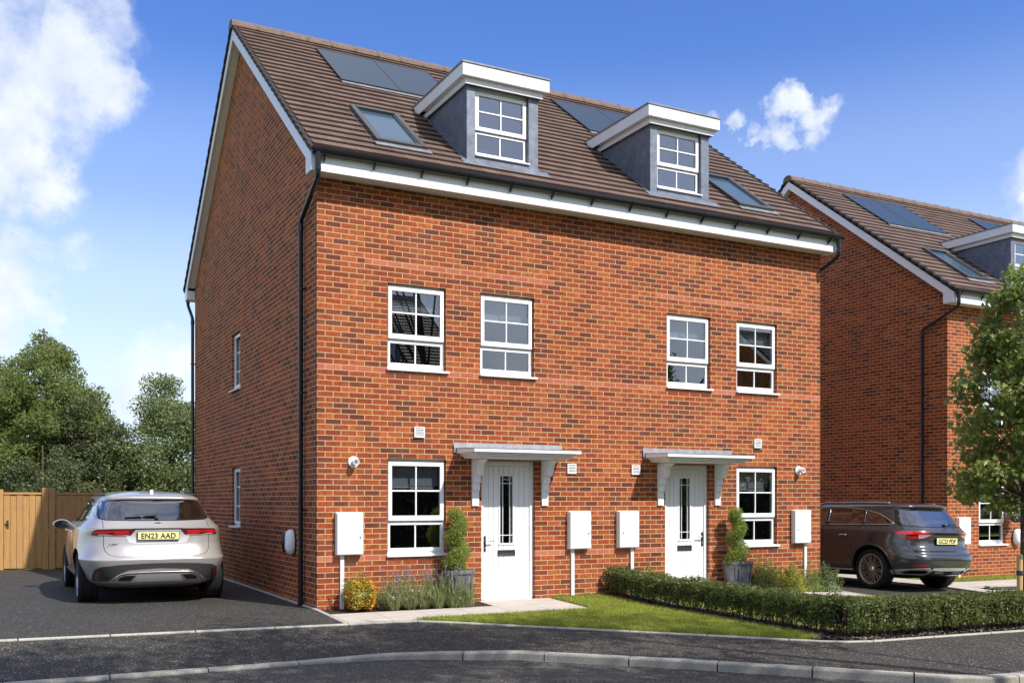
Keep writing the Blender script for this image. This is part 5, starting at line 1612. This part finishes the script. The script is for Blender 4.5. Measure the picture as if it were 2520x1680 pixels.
def wheel(parent, x, y, r, rr, wd, side, style, spin=0):
    """tyre with tread grooves, alloy rim and spokes"""
    t = MB(); n = 64; a = wd/2
    prof = [(rr-.01, -a*.8), (rr+.012, -a*.9), (rr+(r-rr)*.5, -a), (r-.03, -a*.93), (r-.012, -a*.82)]
    for k in range(9):
        u = -a*.80+k*(a*1.6/8); gr = .006 if k in (2, 4, 6) else 0
        prof += [(r-gr, u-.004), (r-gr, u+.004)] if k not in (0, 8) else [(r-.003, u)]
    prof += [(r-.012, a*.82), (r-.03, a*.93), (rr+(r-rr)*.5, a), (rr+.012, a*.9), (rr-.01, a*.8)]
    t.lathe(prof, (x, y, r), 0, n)
    # tread blocks
    for k in range(72):
        an = 2*math.pi*k/72
        for u0, u1 in ((-a*.93, -a*.5), (a*.5, a*.93)):
            vs = []
            for (uu, rad) in ((u0, r-.008), (u1, r-.001)):
                for da in (-.022, .022):
                    for dr in (0, .004):
                        vs.append((x+uu, y+(rad+dr)*math.cos(an+da), r+(rad+dr)*math.sin(an+da)))
            t.add(vs, [(0, 1, 3, 2), (4, 6, 7, 5), (0, 4, 5, 1), (2, 3, 7, 6), (1, 5, 7, 3), (0, 2, 6, 4)])
    w_ = t.build('wheel', M['tyre'], parent, auto=40)
    f = x+side*a*.78
    m = MB()
    m.lathe([(rr, -side*.0), (rr+.006, side*.012), (rr-.006, side*.016), (rr-.022, -side*.01), (rr-.03, -side*.12), (rr-.035, -side*.14)], (f, y, r), 0, n)
    m.build('rim_edge', M['copper'] if style == 'multi' else M['rim'], w_, smooth=True)
    MB().lathe([(0, -side*.10), (rr-.02, -side*.10), (rr-.02, -side*.11), (0, -side*.11)], (f, y, r), 0, 40).build('brake_disc', M['rim_d'], w_)
    m = MB()
    ns = 20 if style == 'multi' else 10
    for k in range(ns):
        if style == 'multi': an = spin+2*math.pi*(k//2)/10+(-.13 if k % 2 else .13); hw0, hw1 = .005, .0045
        else: an = spin+2*math.pi*(k//2)/5+(-.14 if k % 2 else .14); hw0, hw1 = .022, .016
        ca, sa = math.cos(an), math.sin(an); tx, tz = -sa, ca
        vs = []
        for rad, hw, dx in ((.05, hw0, -.02), (rr-.012, hw1, 0.0)):
            for h in (-1, 1):
                for dd in (0, -.03): vs.append((f+side*(dx+dd+.002), y+ca*rad+tx*hw*h, r+sa*rad+tz*hw*h))
        m.add(vs, [(0, 1, 3, 2), (4, 6, 7, 5), (0, 4, 5, 1), (2, 3, 7, 6), (1, 5, 7, 3), (0, 2, 6, 4)])
    sp = m.build('spokes', M['copper'] if style == 'multi' else M['rim'], w_)
    MB().lathe([(0, side*.004), (.03, side*.004), (.06, -side*.012), (.062, -side*.05), (0, -side*.05)], (f, y, r), 0, 24).build('hub_cap', M['chrome'] if style == 'multi' else M['rim'], w_, smooth=True)
    return w_

def seats(parent, z=0.0, col='seat_d', dx=.36):
    for nm, y, zt, xs in (('rear_seat', 1.42, 1.16, (-.40, .40)), ('front_seat', 2.32, 1.20, (-dx, dx))):
        for x in xs:
            m = MB(); m.box(x-.25, x+.25, y, y+.12, .76+z, zt-.03+z); st_ = m.build(nm, M[col], parent, bevel=.05)
            m = MB(); m.box(x-.13, x+.13, y-.02, y+.09, zt-.005+z, zt+.145+z); m.build('headrest', M[col], st_, bevel=.045)
def plate(parent, txt, y, z, w_, h_, tilt=.0):
    p = MB().box(-w_/2, w_/2, y, y+.012, z-h_/2, z+h_/2).build('number_plate', M['plate'], parent, bevel=.003)
    MB().box(-w_/2-.006, w_/2+.006, y+.004, y+.018, z-h_/2-.006, z+h_/2+.006).build('plate_surround', M['black'], p)
    text_mesh('plate_text', txt, h_*.98, M['ink'], p, (0, y-.003, z), width=w_*.84, bold=.002)
    return p

# ---- silver car
C1 = empty('silver_car', (-1.835, 1.44, -.058)); C1.scale = (1.065, 1.0, .99)
lv = [ # z, rear y, front y, half width, rear squareness
 (.24, .40, 4.3, .74, 4), (.30, .17, 4.5, .86, 4), (.36, .09, 4.6, .905, 4.5), (.48, .045, 4.70, .935, 5), (.60, .015, 4.73, .955, 5.5), (.665, .0, 4.73, .962, 5.5),
 (.70, .02, 4.72, .962, 5), (.80, .075, 4.70, .955, 4.6), (.90, .105, 4.66, .955, 4.4), (1.00, .115, 4.50, .955, 4.4), (1.06, .10, 4.30, .950, 4.4), (1.105, .085, 4.10, .938, 4.4),
 (1.13, .125, 3.92, .920, 4.4), (1.18, .20, 3.62, .875, 4.6), (1.23, .27, 3.45, .825, 5), (1.32, .37, 3.28, .775, 5.5), (1.42, .47, 3.10, .722, 6), (1.49, .535, 2.95, .685, 6),
 (1.515, .50, 2.88, .668, 6), (1.54, .495, 2.80, .650, 6), (1.575, .58, 2.68, .610, 5), (1.605, .82, 2.52, .55, 4), (1.63, 1.15, 2.35, .44, 3), (1.645, 1.5, 2.15, .28, 2.5), (1.65, 1.7, 2.0, .10, 2)]
car = Car(lv, (.95, 3.82), .375, .955, archr=.425)
RW = [(-.63, 1.485), (-.40, 1.50), (0, 1.505), (.40, 1.50), (.63, 1.485), (.665, 1.40), (.685, 1.29), (.675, 1.245), (.60, 1.222), (.3, 1.214), (0, 1.212), (-.3, 1.214), (-.60, 1.222), (-.675, 1.245), (-.685, 1.29), (-.665, 1.40)]
SW = [(.80, 1.225), (1.02, 1.30), (1.30, 1.445), (1.62, 1.515), (2.1, 1.535), (2.5, 1.50), (2.85, 1.39), (3.15, 1.255), (3.25, 1.18), (2.2, 1.175), (1.3, 1.19)]
def ring_poly(P, kx, kz_, cz): 
    return [(x*kx, cz+(z-cz)*kz_) for x, z in P]
def frame_panels(car, P, mode, k, off, mt, parent, name):
    cx = sum(p[0] for p in P)/len(P); cz = sum(p[1] for p in P)/len(P)
    O = [(cx+(a-cx)*k, cz+(b-cz)*k) for a, b in P]; I = [(cx+(a-cx)*.955, cz+(b-cz)*.93) for a, b in P]; n = len(P)
    return car.panel(name, [[O[i], O[(i+1) % n], I[(i+1) % n], I[i]] for i in range(n)], mode, off, mt, parent)
body = car.body(C1, M['paint_s'], M['seam'], RW, SW, 3.7)
seats(C1, .02)
frame_panels(car, RW, 'rear', 1.045, .004, M['black'], C1, 'rear_window_surround')
rw = car.panel('rear_window', RW, 'rear', .008, M['cg_rear'], C1)
car.panel('windscreen', [(-.62, 1.46), (.62, 1.46), (.70, 1.20), (-.70, 1.20)], 'front', .006, M['cg_side'], C1)
m = MB(); h0 = car.hit('rear', -.40, 1.245, .022); h1 = car.hit('rear', -.02, 1.262, .026); h2 = car.hit('rear', .0, 1.225, .02)
m.tube([h0, h1], [.008, .014], 8); m.tube([h1, h2], .018, 10); m.build('wiper', M['black'], C1, smooth=True)
for s_ in (-1, 1):
    X = (lambda pts: [(a*s_, b) for a, b in pts])
    tl = car.panel('tail_light', X([(.30, 1.100), (.66, 1.098), (1.05, 1.088), (1.20, 1.065), (1.32, 1.010), (1.05, 1.005), (.80, 1.012), (.66, 1.000), (.50, 1.000), (.39, 1.003)]), 'cyl', .006, M['red_d'], C1, step=.04)
    car.panel('lamp_strip', [X([(.40, 1.078), (.655, 1.075), (.655, 1.045), (.60, 1.025), (.52, 1.022), (.42, 1.035)]), X([(.67, 1.075), (.95, 1.072), (1.16, 1.055), (1.20, 1.03), (.92, 1.028), (.80, 1.042), (.67, 1.046)])], 'cyl', .010, M['red'], tl, step=.04)
    car.panel('lamp_base', X([(.40, 1.018), (.50, 1.010), (.655, 1.008), (.80, 1.028), (1.0, 1.020), (1.0, 1.008), (.80, 1.014), (.66, 1.002), (.44, 1.003)]), 'cyl', .009, M['pink_l'], tl, step=.04)
car.panel('plate_lamp_bar', [(-.30, 1.104), (.30, 1.104), (.34, 1.092), (-.34, 1.092)], 'rear', .006, M['seam'], C1)
car.panel('plate_recess', [(-.335, 1.088), (.335, 1.088), (.40, .98), (.36, .905), (.28, .885), (-.28, .885), (-.36, .905), (-.40, .98)], 'rear', .003, mat('light_silver_paint', (.66, .65, .65), .3, metal=.3, coat=.8), C1)  # lighter copy of the body silver, laid flat around the plate
car.line('tailgate_seam', [(-.665, 1.24), (-.665, .86), (-.65, .79), (-.60, .735), (-.50, .712), (0, .705), (.50, .712), (.60, .735), (.65, .79), (.665, .86), (.665, 1.24)], 'rear', .0035, .0, M['seam'], C1)
car.line('shoulder_seam', [(-.74, 1.50), (-.76, 1.36), (-.72, 1.24)], 'rear', .0030, .0, M['seam'], C1, mirror=True)
DB = [(-.79, .365), (-.795, .45), (-.775, .53), (-.70, .575), (-.50, .600), (-.2, .612), (0, .614), (.2, .612), (.50, .600), (.70, .575), (.775, .53), (.795, .45), (.79, .365),
      (.62, .365), (.50, .47), (.38, .525), (0, .545), (-.38, .525), (-.50, .47), (-.62, .365)]
car.panel('bumper_insert', DB, 'rear', .005, M['plastic'], C1)
car.panel('valance', [(-.60, .345), (-.49, .465), (-.37, .52), (0, .540), (.37, .52), (.49, .465), (.60, .345)], 'rear', .007, M['paint_s'], C1)
sk_ = car.panel('skid_plate', [(-.30, .355), (-.26, .46), (.26, .46), (.30, .355)], 'rear', .014, M['skid'], C1)
car.line('chrome_strip', [(-.555, .372), (-.52, .43), (-.46, .470), (-.38, .484), (0, .490), (.38, .484), (.46, .470), (.52, .43), (.555, .372)], 'rear', .009, .010, M['chrome'], C1)
for s_ in (-1, 1):
    X = (lambda pts: [(a*s_, b) for a, b in pts])
    ex = car.panel('exhaust_tip', X([(.27, .452), (.42, .452), (.49, .425), (.525, .368), (.34, .362)]), 'rear', .014, M['chrome'], C1)
    car.panel('exhaust_opening', X([(.295, .443), (.415, .443), (.475, .420), (.505, .376), (.352, .371)]), 'rear', .018, M['seam'], ex)
    car.panel('reflector', X([(.690, .52), (.745, .525), (.765, .40), (.735, .385), (.705, .40)]), 'rear', .012, M['red_d'], C1)
plate(C1, 'EN23 AAD', .070, .998, .515, .108)
hbq = car.hit('rear', -.535, .885, 0); text_mesh('model_badge', 'F-PACE', .034, M['ink'], C1, (-.535, hbq.y-.012, .885), width=.16, bold=.0006, shear=.3)
# leaping animal emblem
m = MB(); em = [(-.055, .012), (-.045, .018), (-.03, .010), (-.01, .016), (.012, .010), (.03, .0), (.05, -.012), (.062, -.016), (.060, -.020), (.045, -.018), (.028, -.014), (.012, -.004), (-.008, .002), (-.022, -.002), (-.03, -.014), (-.036, -.014), (-.033, .000), (-.045, .004), (-.058, .004)]
hb_ = car.hit('rear', .02, 1.172, .0)
m.prism([(a+.02, b+1.172) for a, b in em], 1, hb_.y-.006, hb_.y-.002); m.build('emblem', M['chrome'], C1)
for px in (-.80, .80):
    pass
for x_, z_ in ((-.82, .60), (-.28, .50), (.22, .50), (.80, .60)):
    h = car.hit('rear', x_, z_, .002)
    if h: MB().lathe([(0, 0), (.010, 0), (.010, .004), (0, .004)], (h.x, h.y-.004, h.z), 1, 12).build('parking_sensor', M['plastic'], C1)
for s_, md in ((-1, 'left'), (1, 'right')):
    sw = car.panel('side_windows', SW, md, .005, M['cg_side'], C1)
    for yy in (1.30, 2.06): car.line('pillar', [(yy, 1.19), (yy+.02, 1.43), (yy+.05, 1.50)], md, .014, .008, M['black'], sw)
    for yy in (1.62, 2.62):
        h = car.hit(md, yy, 1.03, .018); hd = MB(); hd.tube([(h.x, h.y-.09, h.z), (h.x+s_*.012, h.y, h.z+.004), (h.x, h.y+.09, h.z)], .012, 8); hd.build('door_handle', M['paint_s'], C1, smooth=True)
    for yy in (1.42, 2.10, 3.18): car.line('door_seam', [(yy, .42), (yy, 1.0), (yy-.02, 1.17)], md, .003, 0, M['seam'], C1)
    car.line('sill_trim', [(1.40, .40), (3.36, .40)], md, .035, -.01, M['plastic'], C1)
    car.panel('side_vent', [(3.25, .86), (3.42, .88), (3.44, .82), (3.27, .80)], md, .006, M['chrome'], C1)
    mr_ = MB(); c = Vector((s_*1.02, 2.98, 1.11)); n = 16
    rings = []
    for (sc_, dy) in ((.75, .085), (1.0, .04), (1.04, -.02), (.93, -.045)):
        rings.append([(c.x+s_*.0+sc_*.125*math.cos(2*math.pi*k/n)*1.0, c.y+dy, c.z+sc_*.082*math.sin(2*math.pi*k/n)+(.012 if math.sin(2*math.pi*k/n) < 0 else 0)) for k in range(n)])
    vs = [p for r_ in rings for p in r_]; fs = [(i*n+k, i*n+(k+1) % n, (i+1)*n+(k+1) % n, (i+1)*n+k) for i in range(3) for k in range(n)]+[tuple(range(n-1, -1, -1)), tuple(range(3*n, 4*n))]
    mr_.add(vs, fs); mr_.tube([(s_*.90, 3.02, 1.10), (s_*.96, 3.0, 1.08)], [.035, .028], 8)
    mo = mr_.build('wing_mirror', M['paint_s'], C1, smooth=False, auto=45)
    mg = MB(); mg.lathe([(0, 0), (.066, 0), (.066, .003), (0, .003)], (0, 0, 0), 1, 24); mg.v = [(c.x+a*1.62, c.y-.049+b, c.z+.004+d) for a, b, d in mg.v]; mg.build('mirror_glass', M['carglass'], mo)
    car.line('roof_rail', [(s_*.585, .98), (s_*.60, 1.4), (s_*.60, 2.2), (s_*.575, 2.65)], 'top', .016, .018, M['dark'], C1)
h = car.hit('top', .02, .98, 0)
m = MB(); m.prism([(h.y-.06, h.z-.01), (h.y-.045, h.z+.045), (h.y-.01, h.z+.040), (h.y+.10, h.z+.004), (h.y+.10, h.z-.01)], 0, -.005, .045); m.build('aerial_fin', M['paint_s'], C1, bevel=.012)
for wx, sd in ((-.815, -1), (.815, 1)):
    for ay in car.axles: wheel(C1, wx, ay, .375, .275, .255, sd, 'five', .3)
m = MB(); m.box(-.60, .60, .50, 4.2, .21, .28); m.tube([(-.62, .95, .34), (.62, .95, .34)], .05, 8); m.build('underbody', M['seam'], C1)
# headrests inside, seen over the sill of the rear glass as dark rounded shapes
tag(C1, 'silver SUV parked on the left driveway, seen from behind, plate EN23 AAD', 'car')

# ---- dark grey car
C2 = empty('dark_grey_car', (11.36, -1.02, -.215)); C2.rotation_euler = (R(-.6), R(1.6), 0); C2.scale = (1.04, 1.0, 1.0)
lv2 = [
 (.24, .45, 4.2, .72, 4), (.29, .17, 4.5, .84, 4), (.36, .06, 4.62, .895, 4.4), (.45, .02, 4.70, .92, 4.8), (.56, .0, 4.71, .935, 5), (.63, .01, 4.71, .940, 5),
 (.70, .05, 4.71, .945, 4.6), (.745, .055, 4.70, .945, 4.5), (.80, .10, 4.68, .944, 4.3), (.90, .125, 4.64, .940, 4.2), (.98, .12, 4.55, .935, 4.2), (1.05, .10, 4.35, .925, 4.2),
 (1.085, .12, 4.15, .915, 4.2), (1.13, .175, 3.85, .89, 4.4), (1.18, .24, 3.60, .855, 4.8), (1.24, .31, 3.45, .815, 5.2), (1.33, .385, 3.25, .775, 5.6), (1.42, .465, 3.05, .730, 6),
 (1.485, .515, 2.92, .70, 6), (1.515, .47, 2.85, .685, 6), (1.54, .47, 2.78, .668, 6), (1.57, .52, 2.66, .63, 5), (1.60, .70, 2.5, .56, 4), (1.622, 1.0, 2.35, .44, 3), (1.635, 1.4, 2.15, .27, 2.5), (1.64, 1.6, 2.0, .10, 2)]
car = Car(lv2, (.98, 3.868), .37, .94, archr=.425)
RW = [(-.60, 1.462), (-.3, 1.472), (0, 1.475), (.3, 1.472), (.60, 1.462), (.64, 1.38), (.70, 1.22), (.70, 1.185), (.55, 1.165), (0, 1.158), (-.55, 1.165), (-.70, 1.185), (-.70, 1.22), (-.64, 1.38)]
SW = [(.60, 1.215), (.70, 1.27), (.92, 1.38), (1.25, 1.455), (1.7, 1.505), (2.2, 1.52), (2.6, 1.475), (2.95, 1.36), (3.2, 1.235), (3.28, 1.175), (2.2, 1.175), (1.2, 1.185), (.66, 1.19)]
body = car.body(C2, M['paint_d'], M['seam'], RW, SW, 3.7)
seats(C2, 0, 'seat_t')
frame_panels(car, RW, 'rear', 1.05, .004, M['black'], C2, 'rear_window_surround')
car.panel('rear_window', RW, 'rear', .008, M['cg_rear'], C2)
car.panel('windscreen', [(-.62, 1.46), (.62, 1.46), (.70, 1.20), (-.70, 1.20)], 'front', .006, M['cg_side'], C2)
m = MB(); h0 = car.hit('rear', .06, 1.185, .02); h1 = car.hit('rear', .42, 1.205, .022); m.tube([h0, h1], [.018, .010], 8); m.build('wiper', M['black'], C2, smooth=True)
for s_ in (-1, 1):
    X = (lambda pts: [(a*s_, b) for a, b in pts])
    tl = car.panel('tail_light', X([(.33, 1.050), (.60, 1.085), (.95, 1.085), (1.4, 1.080), (1.85, 1.062), (1.55, .99), (1.15, .925), (.80, .925), (.60, .945), (.45, .985)]), 'cyl', .006, M['red_d'], C2, step=.04)
    car.panel('lamp_strip', [X([(.45, 1.060), (.75, 1.078), (.95, 1.078), (1.35, 1.074), (1.72, 1.058), (1.5, 1.02), (1.15, 1.018), (.75, 1.026), (.60, 1.03)]), X([(.78, .985), (1.10, .985), (1.10, .960), (.78, .955)]), X([(.78, .950), (1.05, .952), (1.05, .935), (.80, .932)])], 'cyl', .010, M['red'], tl, step=.04)
    car.panel('lamp_base', X([(.42, 1.018), (.60, 1.022), (.74, 1.015), (.74, .94), (.62, .955), (.48, .99)]), 'cyl', .010, M['pink_l'], tl, step=.04)
    car.panel('reflector', X([(.52, .482), (.90, .482), (.92, .470), (.86, .458), (.54, .460)]), 'cyl', .008, M['red'], C2)
    ex = car.panel('exhaust_tip', X([(.40, .375), (.47, .43), (.62, .435), (.80, .40), (.86, .345), (.80, .300), (.48, .300)]), 'rear', .012, M['bright'], C2)
    car.panel('exhaust_opening', X([(.47, .355), (.53, .385), (.72, .385), (.77, .350), (.72, .322), (.51, .322)]), 'rear', .018, M['seam'], ex)
car.panel('plate_lamp_bar', [(-.34, 1.055), (.34, 1.055), (.30, 1.020), (-.30, 1.020)], 'rear', .006, M['seam'], C2)
car.panel('valance', [(-.44, .300), (-.40, .405), (-.2, .425), (.2, .425), (.40, .405), (.44, .300)], 'rear', .008, M['plastic'], C2)
car.panel('chrome_valance', [[(-.42, .388), (-.40, .430), (.40, .430), (.42, .388), (.2, .372), (-.2, .372)], [(-.34, .36), (-.30, .33), (-.1, .325), (-.12, .358)], [(.12, .358), (.1, .325), (.30, .33), (.34, .36)]], 'rear', .014, M['bright'], C2)
car.line('tailgate_seam', [(-.72, 1.20), (-.745, 1.05), (-.74, .80), (-.66, .70), (-.52, .655), (0, .648), (.52, .655), (.66, .70), (.74, .80), (.745, 1.05), (.72, 1.20)], 'rear', .0035, 0, M['seam'], C2)
car.line('bumper_crease', [(-1.3, .535), (-.9, .555), (0, .565), (.9, .555), (1.3, .535)], 'cyl', .0035, 0, M['seam'], C2)
plate(C2, 'GC23 PDP', .082, .905, .52, .112)
m = MB(); hc = car.hit('rear', 0, 1.105, 0); m.lathe([(.030, 0), (.036, 0), (.036, -.008), (.030, -.008), (.030, 0)], (0, hc.y-.002, 1.105), 1, 28)
for k in range(3):
    a = math.pi/2+k*2.0944; m.prism([(math.cos(a)*.031, 1.105+math.sin(a)*.031), (math.cos(a+2.4)*.005, 1.105+math.sin(a+2.4)*.005), (math.cos(a-2.4)*.005, 1.105+math.sin(a-2.4)*.005)], 1, hc.y-.009, hc.y-.003)
m.build('emblem', M['chrome'], C2)
for s_, md in ((-1, 'left'), (1, 'right')):
    sw = car.panel('side_windows', SW, md, .005, M['cg_side'], C2)
    car.line('chrome_surround', SW+[SW[0]], md, .007, .008, M['copper'], C2)
    for yy in (1.22, 2.12): car.line('pillar', [(yy, 1.19), (yy+.05, 1.42), (yy+.09, 1.475 if yy < 2 else 1.50)], md, .022 if yy < 2 else .04, .004, M['black'], sw)
    for yy in (1.62, 2.60):
        h = car.hit(md, yy, .985, .02); hd = MB(); hd.tube([(h.x, h.y-.10, h.z), (h.x+s_*.014, h.y, h.z+.004), (h.x, h.y+.10, h.z)], .011, 8); hd.build('door_handle', M['chrome'], C2, smooth=True)
    for yy in (1.30, 2.16, 3.22): car.line('door_seam', [(yy+.16 if yy == 1.30 else yy, .45), (yy+.10 if yy == 1.30 else yy, .80), (yy, 1.0), (yy, 1.17)], md, .003, 0, M['seam'], C2)
    car.line('side_step', [(1.42, .34), (3.42, .34)], md, .022, .01, M['skid'], C2)
    ap = []
    car.line('wheel_arch_trim', [(.98+.44*math.cos(a), .385+.44*math.sin(a)) for a in np.linspace(-.25, math.pi+.25, 26)], md, .020, -.006, M['plastic'], C2)
    car.line('wheel_arch_trim', [(3.868+.44*math.cos(a), .385+.44*math.sin(a)) for a in np.linspace(-.25, math.pi+.25, 26)], md, .020, -.006, M['plastic'], C2)
    car.line('roof_rail', [(s_*.575, .86), (s_*.595, 1.2), (s_*.60, 2.1), (s_*.57, 2.6)], 'top', .015, .022, M['skid'], C2)
for x_ in (-.70, -.25, .25, .70):
    h = car.hit('rear', x_, .60, .002); MB().lathe([(0, 0), (.010, 0), (.010, .004), (0, .004)], (h.x, h.y-.004, h.z), 1, 12).build('parking_sensor', M['plastic'], C2)
for wx, sd in ((-.80, -1), (.80, 1)):
    for ay in car.axles: wheel(C2, wx, ay, .37, .275, .25, sd, 'multi', .1)
m = MB(); m.box(-.55, .55, .55, 4.1, .22, .28); m.tube([(-.6, .98, .33), (.6, .98, .33)], .05, 8); m.build('underbody', M['seam'], C2)
tag(C2, 'dark grey SUV parked on the right driveway between the houses, plate GC23 PDP', 'car')

oh = empty('tall_hedge', (14, -18.2, -.25)); rg = np.random.default_rng(77); n = 26000  # added hedge out of view, keeps door and window reflections dark
P = np.stack([rg.uniform(-34, 30, n), rg.uniform(-.35, .35, n), rg.uniform(0, 1, n)**.8*(2.7)+.1*np.sin(rg.uniform(0, 60, n))], 1)
V, F = leaf_cloud(P, .22, .2, seed=77); np_mesh('foliage', V, F, M['l_dark'], oh)
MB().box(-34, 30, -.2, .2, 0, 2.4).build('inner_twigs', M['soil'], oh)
tag(oh, 'tall dark hedge across the street, behind the viewer', 'hedge')
